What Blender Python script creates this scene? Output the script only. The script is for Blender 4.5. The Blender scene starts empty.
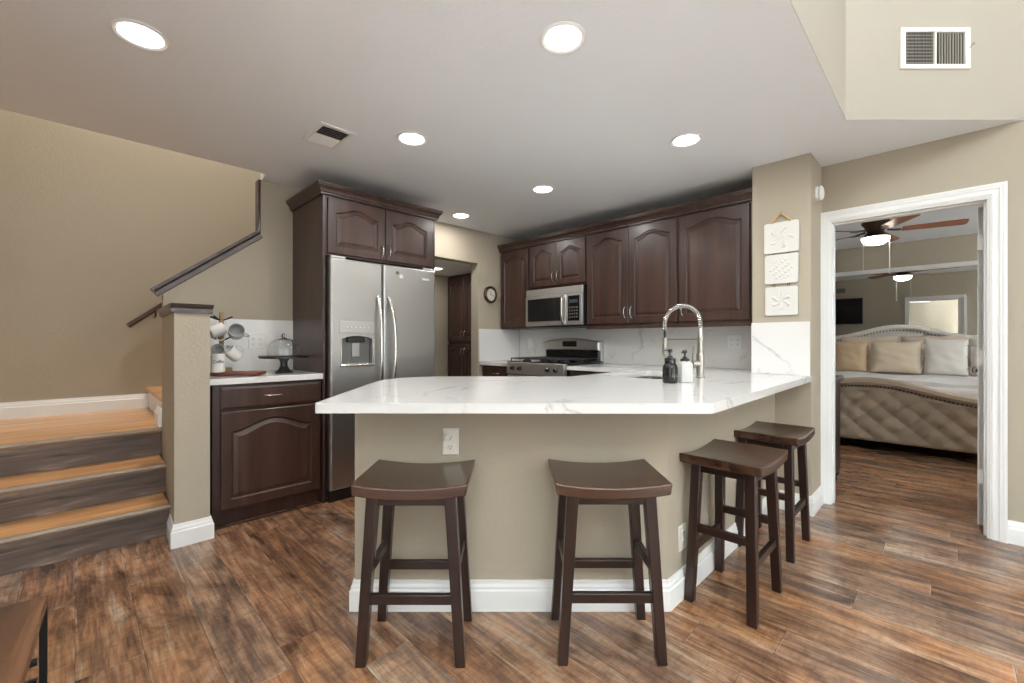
import bpy, bmesh, math, random
from mathutils import Vector, Matrix
random.seed(7)
PI = math.pi
R2 = math.sqrt(2)
sc = bpy.context.scene
C = sc.collection

# ------------------------------------------------------------------ camera, world, big lights, exposure
cam_d = bpy.data.cameras.new('camera')
cam_d.lens = 36.0 * 437 / 1024
cam_d.sensor_width = 36
cam_d.clip_start = 0.05
cam = bpy.data.objects.new('camera', cam_d)
C.objects.link(cam)
cam.location = (0, 0, 1.17)
cam.rotation_euler = (PI / 2, 0, -PI / 4)
sc.camera = cam

world = bpy.data.worlds.new('world')
sc.world = world
world.use_nodes = True
wn = world.node_tree
wn.nodes.clear()
wo = wn.nodes.new('ShaderNodeOutputWorld')
wb = wn.nodes.new('ShaderNodeBackground')
wb.inputs[0].default_value = (0.75, 0.87, 1.0, 1)
wb.inputs[1].default_value = 2.0
wn.links.new(wb.outputs[0], wo.inputs[0])

sc.view_settings.view_transform = 'Standard'
sc.view_settings.look = 'None'
sc.view_settings.gamma = 1.0
sc.view_settings.use_curve_mapping = False
sc.view_settings.exposure = 0.22


def area(name, loc, rot, sx, sy, power, col, spread=PI):
    l = bpy.data.lights.new(name, 'AREA')
    l.shape = 'RECTANGLE'
    l.size = sx
    l.size_y = sy
    l.energy = power
    l.color = col
    l.spread = spread
    o = bpy.data.objects.new(name, l)
    o.location = loc
    o.rotation_euler = rot
    C.objects.link(o)
    return o


DAY = (0.95, 0.985, 1.0)
# daylight standing in the window openings of the great room behind the camera
area('daylight_back', (1.2, -4.42, 1.7), (PI / 2, 0, PI), 4.1, 2.7, 290, DAY)      # faces +Y
# unseen uplight added low at the same windows to brighten the ceiling
area('ceiling_uplight_back', (1.0, -4.40, 0.75), (PI / 2 + 0.9, 0, PI), 4.4, 0.8, 1050, (0.92, 0.98, 1.0), 2.2)
area('daylight_left', (-2.92, -1.6, 1.45), (PI / 2, 0, -PI / 2), 2.5, 2.2, 3, DAY)
area('ceiling_uplight_left', (-2.90, -1.6, 0.7), (PI / 2 + 1.2, 0, -PI / 2), 2.5, 0.7, 500, (0.92, 0.98, 1.0), 1.9)   # faces +X, tilted up; extra lamp added to lift the left ceiling
area('daylight_bedroom', (6.2, -2.42, 1.6), (PI / 2, 0, PI), 2.0, 1.4, 560, DAY)

# ------------------------------------------------------------------ node helpers / materials


def mat(name, col=(0.8, 0.8, 0.8), rough=0.5, metal=0.0, **kw):
    m = bpy.data.materials.new(name)
    m.use_nodes = True
    b = m.node_tree.nodes['Principled BSDF']
    b.inputs['Base Color'].default_value = (*col, 1)
    b.inputs['Roughness'].default_value = rough
    b.inputs['Metallic'].default_value = metal
    for k, v in kw.items():
        b.inputs[k.replace('_', ' ')].default_value = v
    return m


def N(m, t, **props):
    n = m.node_tree.nodes.new(t)
    for k, v in props.items():
        setattr(n, k, v)
    return n


def L(m, a, b):
    m.node_tree.links.new(a, b)


def bsdf(m):
    return m.node_tree.nodes['Principled BSDF']


def coords(m, scale=(1, 1, 1), rot=(0, 0, 0), kind='Object'):
    tc = N(m, 'ShaderNodeTexCoord')
    mp = N(m, 'ShaderNodeMapping')
    mp.inputs['Scale'].default_value = scale
    mp.inputs['Rotation'].default_value = rot
    L(m, tc.outputs[kind], mp.inputs[0])
    return mp.outputs[0]


def noise(m, vec, scale=5, detail=4, rough=0.5, dist=0.0):
    n = N(m, 'ShaderNodeTexNoise')
    n.inputs['Scale'].default_value = scale
    n.inputs['Detail'].default_value = detail
    n.inputs['Roughness'].default_value = rough
    n.inputs['Distortion'].default_value = dist
    L(m, vec, n.inputs['Vector'])
    return n


def ramp(m, fac, stops, interp='LINEAR'):
    r = N(m, 'ShaderNodeValToRGB')
    r.color_ramp.interpolation = interp
    e = r.color_ramp.elements
    e[0].position, e[0].color = stops[0][0], (*stops[0][1], 1)
    e[1].position, e[1].color = stops[-1][0], (*stops[-1][1], 1)
    for p, c in stops[1:-1]:
        x = e.new(p)
        x.color = (*c, 1)
    L(m, fac, r.inputs[0])
    return r.outputs[0]


def mix(m, fac, a, b, mode='MIX'):
    n = N(m, 'ShaderNodeMix', data_type='RGBA', blend_type=mode)
    for s, v in ((n.inputs[0], fac), (n.inputs[6], a), (n.inputs[7], b)):
        if hasattr(v, 'links'):
            L(m, v, s)
        elif isinstance(v, (int, float)):
            s.default_value = v
        else:
            s.default_value = (*v, 1)
    return n.outputs[2]


def bump(m, h, strength=0.2, dist=0.01):
    n = N(m, 'ShaderNodeBump')
    n.inputs['Strength'].default_value = strength
    n.inputs['Distance'].default_value = dist
    L(m, h, n.inputs['Height'])
    L(m, n.outputs[0], bsdf(m).inputs['Normal'])


def g(v):  # srgb 0-255 -> linear tuple
    return tuple(((c / 255 + 0.055) / 1.055) ** 2.4 if c / 255 > 0.04045 else c / 255 / 12.92 for c in v)


def plaster(name, col, b=0.15):
    m = mat(name, col, 0.75)
    v = coords(m)
    n = noise(m, v, 55, 5, 0.6)
    bump(m, n.outputs[0], b, 0.01)
    n2 = noise(m, v, 1.3, 2)
    L(m, mix(m, n2.outputs[0], tuple(c * 0.96 for c in col), tuple(min(1, c * 1.03) for c in col)), bsdf(m).inputs['Base Color'])
    return m


M_wall = plaster('wall_paint', g((171, 161, 143)))
M_wall2 = plaster('upper_wall_paint', g((168, 161, 148)))
M_ceil = plaster('ceiling_paint', g((240, 245, 249)), 0.12)
M_white = mat('white_trim_paint', g((236, 236, 234)), 0.35)
M_plate = mat('outlet_plastic', g((228, 224, 214)), 0.35)
M_black = mat('black_plastic', (0.012, 0.012, 0.013), 0.35)
M_blackmetal = mat('black_metal', (0.012, 0.014, 0.016), 0.3, 0.6)
M_dark = mat('dark_void', (0.02, 0.019, 0.018), 0.8)
M_glassblack = mat('black_glass', (0.01, 0.01, 0.011), 0.06)
M_grate = mat('cast_iron', (0.02, 0.02, 0.02), 0.5)


def steel(name, col=(0.45, 0.445, 0.435), rough=0.36, vertical=True):
    m = mat(name, col, rough, 1.0)
    v = coords(m, (220, 220, 2) if vertical else (2, 2, 220))
    n = noise(m, v, 1.0, 3)
    bump(m, n.outputs[0], 0.05, 0.002)
    return m


M_steel = steel('brushed_stainless')
M_steel_h = steel('brushed_stainless_across', (0.66, 0.655, 0.645), 0.42, vertical=False)
M_sink = steel('sink_stainless', (0.30, 0.295, 0.285), 0.35)
M_chrome = mat('brushed_nickel', (0.68, 0.66, 0.63), 0.2, 1.0)
M_faucet = mat('faucet_nickel', (0.42, 0.39, 0.35), 0.28, 1.0)
M_bronze = mat('aged_bronze', (0.10, 0.07, 0.05), 0.3, 0.9)
M_mirror = mat('mirror_silver', (0.86, 0.87, 0.86), 0.01, 1.0)


def wood(name, cols, rough=0.35, axis=2, scale=1.0, coat=0.0, b=0.06, kind='Object'):
    m = mat(name, cols[0], rough)
    s = [14, 14, 14]
    s[axis] = 1.2
    v = coords(m, tuple(x * scale for x in s), kind=kind)
    n = noise(m, v, 1.0, 6, 0.6, 0.6)
    col = ramp(m, n.outputs[0], [(0.3 + 0.4 * i / (len(cols) - 1), c) for i, c in enumerate(cols)])
    L(m, col, bsdf(m).inputs['Base Color'])
    bump(m, n.outputs[0], b, 0.004)
    bsdf(m).inputs['Coat Weight'].default_value = coat
    bsdf(m).inputs['Coat Roughness'].default_value = 0.2
    return m


M_cab = wood('espresso_cabinet_wood', [g((46, 28, 22)), g((60, 38, 30)), g((72, 48, 39))], 0.38, 2, 0.8, 0.22)
M_stool = wood('dark_walnut_stool', [g((26, 14, 11)), g((44, 25, 19))], 0.3, 2, 1.0, 0.2)
M_seat = wood('walnut_stool_seat', [g((44, 27, 20)), g((66, 42, 30)), g((84, 55, 38))], 0.24, 0, 1.3, 0.4)
M_cap = wood('dark_rail_wood', [g((52, 38, 32)), g((78, 60, 52))], 0.35, 0, 1.0, 0.2)
M_tread = wood('honey_oak_tread', [g((160, 106, 60)), g((205, 152, 98)), g((228, 182, 128))], 0.32, 0, 0.7, 0.2)
M_riser = wood('weathered_riser', [g((38, 31, 28)), g((80, 66, 58)), g((96, 80, 70)), g((150, 132, 120))], 0.45, 0, 1.6, 0.0, 0.3)
M_nose = mat('tread_nosing', g((138, 120, 102)), 0.35)
M_board = wood('red_brown_board', [g((80, 38, 28)), g((120, 66, 48))], 0.4, 0)
M_oak = wood('fan_blade_wood', [g((120, 66, 30)), g((168, 102, 55))], 0.35, 0)
M_table = wood('dark_table_wood', [g((52, 34, 24)), g((92, 60, 40)), g((128, 88, 62))], 0.25, 1, 0.6, 0.3)
M_olive = wood('mug_tree_wood', [g((120, 98, 64)), g((166, 142, 100))], 0.5, 2)
M_bead = mat('natural_bead', g((190, 158, 118)), 0.55)

# floor: wide rustic planks running along Y
M_floor = mat('rustic_plank_floor', rough=0.3)
m = M_floor
tc = N(m, 'ShaderNodeTexCoord')
sep = N(m, 'ShaderNodeSeparateXYZ')
L(m, tc.outputs['Object'], sep.inputs[0])
cmb = N(m, 'ShaderNodeCombineXYZ')
row = N(m, 'ShaderNodeMath', operation='DIVIDE')
row.inputs[1].default_value = 0.185
L(m, sep.outputs[0], row.inputs[0])
rowf = N(m, 'ShaderNodeMath', operation='FLOOR')
L(m, row.outputs[0], rowf.inputs[0])
rown = N(m, 'ShaderNodeTexWhiteNoise', noise_dimensions='1D')
L(m, rowf.outputs[0], rown.inputs['W'])
shf = N(m, 'ShaderNodeMath', operation='MULTIPLY_ADD')   # every row of planks starts at its own offset
shf.inputs[1].default_value = 1.5
L(m, rown.outputs['Value'], shf.inputs[0])
L(m, sep.outputs[1], shf.inputs[2])
L(m, shf.outputs[0], cmb.inputs[0])
L(m, sep.outputs[0], cmb.inputs[1])


def brick(c1, c2, mortar, ms):
    br = N(m, 'ShaderNodeTexBrick')
    br.offset = 0.0
    br.offset_frequency = 2
    br.inputs['Color1'].default_value = (*c1, 1)
    br.inputs['Color2'].default_value = (*c2, 1)
    br.inputs['Mortar'].default_value = (*mortar, 1)
    br.inputs['Scale'].default_value = 1.0
    br.inputs['Mortar Size'].default_value = ms
    br.inputs['Mortar Smooth'].default_value = 0.3
    br.inputs['Brick Width'].default_value = 1.5
    br.inputs['Row Height'].default_value = 0.185
    L(m, cmb.outputs[0], br.inputs['Vector'])
    return br


bk = brick((0, 0, 0), (1, 1, 1), (0.5, 0.5, 0.5), 0.0)
bk2 = brick((1, 1, 1), (1, 1, 1), (0, 0, 0), 0.0016)
# per-plank offset for the grain
off = N(m, 'ShaderNodeVectorMath', operation='MULTIPLY_ADD')
off.inputs[1].default_value = (31.0, 17.0, 11.0)
L(m, bk.outputs['Color'], off.inputs[0])
L(m, tc.outputs['Object'], off.inputs[2])
mp = N(m, 'ShaderNodeMapping')
mp.inputs['Scale'].default_value = (9, 1.1, 1)
L(m, off.outputs[0], mp.inputs[0])
grain = noise(m, mp.outputs[0], 1.6, 8, 0.68, 0.9)
mp2 = N(m, 'ShaderNodeMapping')
mp2.inputs['Scale'].default_value = (90, 5, 1)
L(m, off.outputs[0], mp2.inputs[0])
fine = noise(m, mp2.outputs[0], 1.0, 5, 0.6)
mp3 = N(m, 'ShaderNodeMapping')
mp3.inputs['Scale'].default_value = (3.2, 1.6, 1)
L(m, off.outputs[0], mp3.inputs[0])
blotch = noise(m, mp3.outputs[0], 1.4, 5, 0.6, 1.6)
plank_c = ramp(m, bk.outputs['Color'], [(0.0, g((98, 78, 66))), (0.2, g((190, 136, 86))), (0.4, g((128, 114, 106))),
                                        (0.6, g((176, 124, 82))), (0.8, g((108, 88, 76))), (1.0, g((182, 162, 144)))])
grain_c = ramp(m, grain.outputs[0], [(0.28, g((34, 25, 21))), (0.41, g((92, 66, 52))), (0.5, g((158, 112, 76))), (0.57, g((176, 136, 100))), (0.70, g((206, 196, 184)))])
c = mix(m, 0.55, plank_c, grain_c)
bl = ramp(m, blotch.outputs[0], [(0.34, g((120, 98, 84))), (0.5, g((206, 198, 190))), (0.68, g((244, 228, 206)))])
c = mix(m, 0.8, c, bl, 'MULTIPLY')
# cross-grain saw marks and fine streaks
mp4 = N(m, 'ShaderNodeMapping')
mp4.inputs['Scale'].default_value = (14, 46, 1)
L(m, off.outputs[0], mp4.inputs[0])
saw = noise(m, mp4.outputs[0], 1.0, 6, 0.75, 0.4)
sl_ = ramp(m, saw.outputs[0], [(0.36, (0.62, 0.59, 0.57)), (0.5, (1, 1, 1)), (0.66, (1.2, 1.19, 1.18))])
c = mix(m, 0.55, c, sl_, 'MULTIPLY')
fl = ramp(m, fine.outputs[0], [(0.34, (0.58, 0.55, 0.53)), (0.5, (1, 1, 1)), (0.64, (1.2, 1.18, 1.16))])
c = mix(m, 0.75, c, fl, 'MULTIPLY')
# knots
vk = N(m, 'ShaderNodeTexVoronoi')
vk.inputs['Scale'].default_value = 1.0
mp5 = N(m, 'ShaderNodeMapping')
mp5.inputs['Scale'].default_value = (5.5, 2.2, 1)
L(m, off.outputs[0], mp5.inputs[0])
L(m, mix(m, 0.12, mp5.outputs[0], grain.outputs['Color']), vk.inputs['Vector'])
kn = ramp(m, vk.outputs['Distance'], [(0.04, (0.28, 0.22, 0.19)), (0.09, (0.7, 0.64, 0.6)), (0.17, (1, 1, 1))])
c = mix(m, 0.8, c, kn, 'MULTIPLY')
# greyed, worn plank edges
bk3 = brick((0, 0, 0), (0, 0, 0), (1, 1, 1), 0.008)
bk3.inputs['Mortar Smooth'].default_value = 1.0
wmask = N(m, 'ShaderNodeMath', operation='MULTIPLY')
L(m, bk3.outputs['Fac'], wmask.inputs[0])
L(m, ramp(m, blotch.outputs[0], [(0.48, (0, 0, 0)), (0.66, (0.5, 0.5, 0.5))]), wmask.inputs[1])
c = mix(m, wmask.outputs[0], c, g((186, 174, 160)))
seam = ramp(m, bk2.outputs['Fac'], [(0.0, (1, 1, 1)), (1.0, (0.5, 0.46, 0.42))])
c = mix(m, 1.0, c, seam, 'MULTIPLY')
hs = N(m, 'ShaderNodeHueSaturation')
hs.inputs['Saturation'].default_value = 0.92
hs.inputs['Value'].default_value = 1.25
L(m, c, hs.inputs['Color'])
L(m, hs.outputs[0], bsdf(m).inputs['Base Color'])
rr = N(m, 'ShaderNodeMapRange')
rr.inputs['To Min'].default_value = 0.12
rr.inputs['To Max'].default_value = 0.34
L(m, fine.outputs[0], rr.inputs[0])
L(m, rr.outputs[0], bsdf(m).inputs['Roughness'])
bump(m, grain.outputs[0], 0.12, 0.004)

# white quartz with soft grey veins


def quartz(name):
    m = mat(name, g((224, 222, 218)), 0.10)
    v = coords(m, (1, 1, 1), (0.4, 0.3, 0.7))
    n1 = noise(m, v, 1.4, 6, 0.55, 1.2)
    a = N(m, 'ShaderNodeMath', operation='SUBTRACT')
    a.inputs[1].default_value = 0.5
    L(m, n1.outputs[0], a.inputs[0])
    b = N(m, 'ShaderNodeMath', operation='ABSOLUTE')
    L(m, a.outputs[0], b.inputs[0])
    vein = ramp(m, b.outputs[0], [(0.0, g((182, 177, 168))), (0.005, g((208, 205, 200))), (0.018, g((224, 223, 220)))])
    n2 = noise(m, v, 2.2, 3)
    msk = ramp(m, n2.outputs[0], [(0.50, (0, 0, 0)), (0.66, (1, 1, 1))])
    L(m, mix(m, msk, g((224, 223, 220)), vein), bsdf(m).inputs['Base Color'])
    return m


M_quartz = quartz('white_quartz')

M_leather = mat('taupe_linen', g((176, 160, 140)), 0.75)
v_ = coords(M_leather, (1, 1, 1))
bump(M_leather, noise(M_leather, v_, 320, 3).outputs[0], 0.15, 0.002)


def cloth(name, col, sc_=180, b=0.2):
    m = mat(name, col, 0.85)
    v = coords(m)
    n = noise(m, v, sc_, 3)
    n2 = noise(m, v, 9, 3)
    bump(m, mix(m, 0.6, n.outputs[0], n2.outputs[0]), b, 0.01)
    bsdf(m).inputs['Sheen Weight'].default_value = 0.2
    return m


M_sheet = cloth('white_bedding', g((236, 232, 230)))
M_tan = cloth('tan_pillow_linen', g((206, 180, 146)))
M_cream = cloth('cream_pillow_linen', g((222, 206, 182)))
M_pale = cloth('pale_pillow_linen', g((242, 238, 230)))
M_floral = cloth('floral_pillow_linen', g((222, 204, 188)), 40, 0.4)
M_nail = mat('brass_nailhead', (0.14, 0.09, 0.05), 0.3, 1.0)
M_mug = mat('glazed_white', g((226, 224, 220)), 0.2)
M_muggrey = mat('glazed_grey', g((176, 178, 176)), 0.25)
M_glass = mat('clear_glass', (0.95, 0.97, 0.97), 0.02, Transmission_Weight=1.0, IOR=1.45)
M_smoke = mat('smoked_glass', (0.25, 0.25, 0.24), 0.05, Transmission_Weight=0.7, IOR=1.45)
M_pedestal = mat('dark_glass_pedestal', (0.03, 0.035, 0.03), 0.12)
M_plaque = mat('whitewashed_plaque', g((214, 212, 206)), 0.6)
M_text = mat('charcoal_lettering', (0.03, 0.03, 0.03), 0.5)
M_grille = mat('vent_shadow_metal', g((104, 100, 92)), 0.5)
M_pane = mat('window_pane', (0.9, 0.95, 1.0), 0.02, Transmission_Weight=1.0, IOR=1.1)


def emit(name, col, s):
    m = mat(name, (0.9, 0.9, 0.88), 0.4)
    b = bsdf(m)
    b.inputs['Emission Color'].default_value = (*col, 1)
    b.inputs['Emission Strength'].default_value = s
    return m


M_lamp = emit('lit_lamp_lens', (1.0, 0.97, 0.92), 6.0)
M_globe = emit('lit_fan_globe', (1.0, 0.93, 0.80), 14.0)
M_led = emit('display_digits', (0.5, 0.8, 0.9), 0.4)

# ------------------------------------------------------------------ mesh helpers


class MB:
    def __init__(s):
        s.bm = bmesh.new()

    def box(s, x0, x1, y0, y1, z0, z1):
        v = [s.bm.verts.new(p) for p in ((x0, y0, z0), (x1, y0, z0), (x1, y1, z0), (x0, y1, z0), (x0, y0, z1), (x1, y0, z1), (x1, y1, z1), (x0, y1, z1))]
        for f in ((3, 2, 1, 0), (4, 5, 6, 7), (0, 1, 5, 4), (1, 2, 6, 5), (2, 3, 7, 6), (3, 0, 4, 7)):
            s.bm.faces.new([v[i] for i in f])
        return s

    def bar(s, a, b, wx, wy, wx2=None, wy2=None):  # square bar from a to b, horizontal end cuts (legs)
        wx2 = wx2 or wx
        wy2 = wy2 or wy
        v = []
        for p, x, y in ((a, wx, wy), (b, wx2, wy2)):
            for sx, sy in ((-1, -1), (1, -1), (1, 1), (-1, 1)):
                v.append(s.bm.verts.new((p[0] + sx * x / 2, p[1] + sy * y / 2, p[2])))
        fs = [(3, 2, 1, 0), (4, 5, 6, 7), (0, 1, 5, 4), (1, 2, 6, 5), (2, 3, 7, 6), (3, 0, 4, 7)]
        for f in fs:
            s.bm.faces.new([v[i] for i in f])
        return s

    def prism(s, pts, z0, z1):
        n = len(pts)
        lo = [s.bm.verts.new((p[0], p[1], z0)) for p in pts]
        hi = [s.bm.verts.new((p[0], p[1], z1)) for p in pts]
        s.bm.faces.new(lo[::-1])
        s.bm.faces.new(hi)
        for i in range(n):
            j = (i + 1) % n
            s.bm.faces.new((lo[i], lo[j], hi[j], hi[i]))
        return s

    def sweep(s, prof, a, b, up=Vector((0, 0, 1)), side=None):  # profile (side, up) extruded from a to b
        a, b = Vector(a), Vector(b)
        d = (b - a).normalized()
        sd = side or d.cross(up).normalized()
        lo = [s.bm.verts.new(a + sd * p[0] + up * p[1]) for p in prof]
        hi = [s.bm.verts.new(b + sd * p[0] + up * p[1]) for p in prof]
        n = len(prof)
        s.bm.faces.new(lo[::-1])
        s.bm.faces.new(hi)
        for i in range(n):
            j = (i + 1) % n
            s.bm.faces.new((lo[i], lo[j], hi[j], hi[i]))
        return s

    def lathe(s, prof, cx=0, cy=0, z=0, n=32, axis='z'):
        rings = []
        for r, h in prof:
            ring = []
            for k in range(n):
                a = 2 * PI * k / n
                x, y = r * math.cos(a), r * math.sin(a)
                p = {'z': (cx + x, cy + y, z + h), 'y': (cx + x, cy + h, z + y), 'x': (cx + h, cy + x, z + y)}[axis]
                ring.append(s.bm.verts.new(p))
            rings.append(ring)
        for a, b in zip(rings, rings[1:]):
            for k in range(n):
                j = (k + 1) % n
                s.bm.faces.new((a[k], a[j], b[j], b[k]))
        s.bm.faces.new(rings[0][::-1])
        s.bm.faces.new(rings[-1])
        return s

    def tube(s, pts, r, n=10, closed=False):
        pts = [Vector(p) for p in pts]
        m_ = len(pts)
        rings = []
        prev = None
        for i, p in enumerate(pts):
            if closed:
                d = (pts[(i + 1) % m_] - pts[i - 1])
            else:
                d = pts[min(i + 1, m_ - 1)] - pts[max(i - 1, 0)]
            d.normalize()
            if prev is None:
                u = d.orthogonal().normalized()
            else:
                u = (prev - d * prev.dot(d)).normalized()
            prev = u
            w = d.cross(u)
            rr_ = r[i] if isinstance(r, (list, tuple)) else r
            rings.append([s.bm.verts.new(p + (u * math.cos(2 * PI * k / n) + w * math.sin(2 * PI * k / n)) * rr_) for k in range(n)])
        rg = list(zip(rings, rings[1:])) + ([(rings[-1], rings[0])] if closed else [])
        for a, b in rg:
            for k in range(n):
                j = (k + 1) % n
                s.bm.faces.new((a[k], a[j], b[j], b[k]))
        if not closed:
            s.bm.faces.new(rings[0][::-1])
            s.bm.faces.new(rings[-1])
        return s

    def sphere(s, c, r, sz=(1, 1, 1), u=14, v=8):
        mt = Matrix.Translation(c) @ Matrix.Diagonal((sz[0], sz[1], sz[2], 1))
        bmesh.ops.create_uvsphere(s.bm, u_segments=u, v_segments=v, radius=r, matrix=mt)
        return s

    def loops(s, loops_, cap_first=False, cap_last=True):  # list of closed loops with equal counts
        vs = [[s.bm.verts.new(p) for p in lp] for lp in loops_]
        n = len(vs[0])
        for a, b in zip(vs, vs[1:]):
            for k in range(n):
                j = (k + 1) % n
                s.bm.faces.new((a[k], a[j], b[j], b[k]))
        if cap_first:
            s.bm.faces.new(vs[0][::-1])
        if cap_last:
            s.bm.faces.new(vs[-1])
        return s

    def grid(s, fn, nu, nv):
        vs = [[s.bm.verts.new(fn(i / nu, j / nv)) for j in range(nv + 1)] for i in range(nu + 1)]
        for i in range(nu):
            for j in range(nv):
                s.bm.faces.new((vs[i][j], vs[i + 1][j], vs[i + 1][j + 1], vs[i][j + 1]))
        return s


def obj(name, mb, material, parent=None, bevel=0, smooth=False, seg=2, loc=None, rotz=None, fix=True):
    me = bpy.data.meshes.new(name)
    if fix:
        bmesh.ops.recalc_face_normals(mb.bm, faces=mb.bm.faces)
    mb.bm.to_mesh(me)
    mb.bm.free()
    me.materials.append(material)
    o = bpy.data.objects.new(name, me)
    C.objects.link(o)
    if parent:
        o.parent = parent
    if loc:
        o.location = loc
    if rotz is not None:
        o.rotation_euler = (0, 0, rotz)
    if bevel:
        b = o.modifiers.new('bevel', 'BEVEL')
        b.width = bevel
        b.segments = seg
        b.limit_method = 'ANGLE'
        b.angle_limit = 0.6
    if smooth or bevel:
        for p in me.polygons:
            p.use_smooth = True
        try:
            me.set_sharp_from_angle(angle=0.6)
        except Exception:
            pass
    return o


def tag(o, label, cat, group=None):
    o['label'] = label
    o['category'] = cat
    if group:
        o['group'] = group
    return o


def thing(name, label, cat, loc=(0, 0, 0), rotz=0, group=None):
    o = bpy.data.objects.new(name, None)
    o.empty_display_size = 0.1
    C.objects.link(o)
    o.location = loc
    o.rotation_euler = (0, 0, rotz)
    return tag(o, label, cat, group)


def struct(name, mb, material, bevel=0, **kw):
    o = obj(name, mb, material, None, bevel, **kw)
    o['kind'] = 'structure'
    return o


def dup(root, loc, rotz, label, group=None):
    def cp(o, par):
        c_ = o.copy()
        C.objects.link(c_)
        if par:
            c_.parent = par
        for ch in [x for x in bpy.data.objects if x.parent == o]:
            cp(ch, c_)
        return c_
    kids = [x for x in bpy.data.objects if x.parent == root]
    r = root.copy()
    C.objects.link(r)
    for ch in kids:
        cp(ch, r)
    r.location = loc
    r.rotation_euler = (0, 0, rotz)
    r['label'] = label
    if group:
        r['group'] = group
    return r


def LD(lat, d):  # lateral / depth of the 45-degree room axes -> world
    return ((d + lat) / R2, (d - lat) / R2)


RZ_MX = -PI / 2   # local front (-y) faces world -X; local x runs towards world -Y
CH = 2.44         # kitchen ceiling
CT = 0.94         # counter height

# ------------------------------------------------------------------ setting: floor, walls, ceilings
struct('floor', MB().box(-3.1, 8.4, -4.6, 5.3, -0.1, 0.0), M_floor)

cp_ = [(-3, .42), (3.12, .42), (3.845, -.305), (3.845, .66), (3.95, .66), (3.95, 3.82), (1.03, 3.82), (1.03, 3.66), (-3, 3.66)]
struct('ceiling', MB().prism(cp_, CH, CH + .1), M_ceil)
struct('ceiling', MB().box(-3.1, 3.96, -4.6, .52, 4.3, 4.4), M_ceil)
struct('ceiling', MB().box(-3.1, 3.2, 3.6, 5.3, 5.0, 5.1), M_ceil)          # over the stair shaft
struct('ceiling', MB().box(2.3, 3.9, 3.95, 5.1, 2.067, 2.16), M_ceil)       # hallway soffit
struct('ceiling', MB().box(3.97, 8.4, -2.5, 3.1, 2.56, 2.66), M_ceil)       # bedroom

struct('wall_back', MB().box(-3.1, 3.96, -4.6, -4.5, 0, .3).box(-3.1, 3.96, -4.6, -4.5, 3.1, 4.3)
       .box(-3.1, -.95, -4.6, -4.5, .3, 3.1).box(3.25, 3.96, -4.6, -4.5, .3, 3.1), M_wall)
struct('wall_left', MB().box(-3.1, -3, -4.5, -2.9, 0, 4.3).box(-3.1, -3, -.3, .42, 0, 4.3).box(-3.1, -3, -2.9, -.3, 0, .3)
       .box(-3.1, -3, -2.9, -.3, 2.6, 4.3).box(-3.1, -3, .42, 3.66, 0, CH), M_wall)
struct('wall_left_stair', MB().box(-1.15, -1.05, 3.34, 5.15, 0, 5.0).box(-3, -1.05, 3.34, 3.44, 0, CH), M_wall)
struct('wall_stair', MB().box(-1.05, 3.2, 5.15, 5.25, 0, 5.0), M_wall)
struct('wall_stair_header', MB().box(-1.05, 1.03, 3.66, 3.76, CH + .1, 5.0).box(1.03, 3.1, 3.82, 3.92, CH + .1, 5.0).box(3.1, 3.2, 3.945, 5.15, 2.17, 5.0), M_wall)
# upper walls of the raised part of the ceiling
struct('wall_upper_left', MB().box(-3.1, 3.12, .42, .52, CH + .1, 4.3).box(-3.1, 3.115, .418, .4195, CH + .0005, 4.3), M_wall2)
a, b = Vector((3.12, .42, 0)), Vector((3.845, -.305, 0))
n_ = Vector((1, 1, 0)).normalized()
struct('wall_upper_right', MB().prism([a.xy[:], b.xy[:], (b + n_ * .1).xy[:], (a + n_ * .1).xy[:]], CH + .1, 4.3)
       .prism([(a - n_ * .001).xy[:], (b - n_ * .001).xy[:], (b + n_ * .02).xy[:], (a + n_ * .02).xy[:]], CH + .0005, CH + .1), M_wall2)
# door wall (X = 3.845), opening Y -.17 .. .565, head 2.03
struct('wall_right', MB().box(3.845, 3.965, .602, .66, 0, CH).box(3.845, 3.965, -4.5, -.17, 0, 4.3)
       .box(3.845, 3.965, -.17, .602, 2.03, CH).box(3.845, 3.965, -.305, .66, CH, 4.3), M_wall)
# wing wall between range wall and door wall, kitchen range wall
struct('wall_wing', MB().box(3.5, 3.965, .657, 1.016, 0, CH), M_wall)
struct('wall_kitchen', MB().box(3.95, 3.9655, 1.016, 5.1, 0, CH + .1), M_wall)
# long wall behind the refrigerator with the hallway opening and the sloped stair partition
struct('wall_front', MB().box(2.45 - .1, 2.45, 3.82, 3.94, 0, CH).box(1.03, 2.35, 3.82, 3.94, 0, CH).box(2.45, 3.268, 3.82, 3.94, 2.067, CH)
       .box(3.268, 3.95, 3.82, 3.94, 0, CH)
       .sweep([(.43, 0), (1.03, 0), (1.03, 1.970), (.43, 1.497)], (0, 3.89, 0), (0, 3.82, 0), side=Vector((1, 0, 0))), M_wall)
struct('wall_hall', MB().box(2.25, 2.35, 3.94, 5.1, 0, 2.067).box(2.35, 3.95, 4.9, 5.0, 0, 2.067), M_wall)
# half wall beside the steps
struct('wall_half', MB().prism([(.398, 3.11), (.568, 3.11), (.568, 3.82), (.43, 3.82)], 0, 1.335), M_wall)
# bedroom shell
struct('wall_bedroom', MB().box(8.2, 8.3, -2.5, 3.1, 0, 2.56).box(3.97, 8.2, 3.0, 3.1, 0, 2.56)
       .box(3.97, 5.1, -2.5, -2.4 - .08, 0, 2.56).box(7.3, 8.2, -2.5, -2.48, 0, 2.56).box(5.1, 7.3, -2.5, -2.48, 0, .85).box(5.1, 7.3, -2.5, -2.48, 2.3, 2.56), M_wall)
struct('wall_bedroom_near', MB().box(3.966, 3.98, .602, 3.0, 0, 2.56).box(3.966, 3.98, -2.5, -.17, 0, 2.56).box(3.966, 3.98, -.17, .602, 2.03, 2.56), M_wall)

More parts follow.
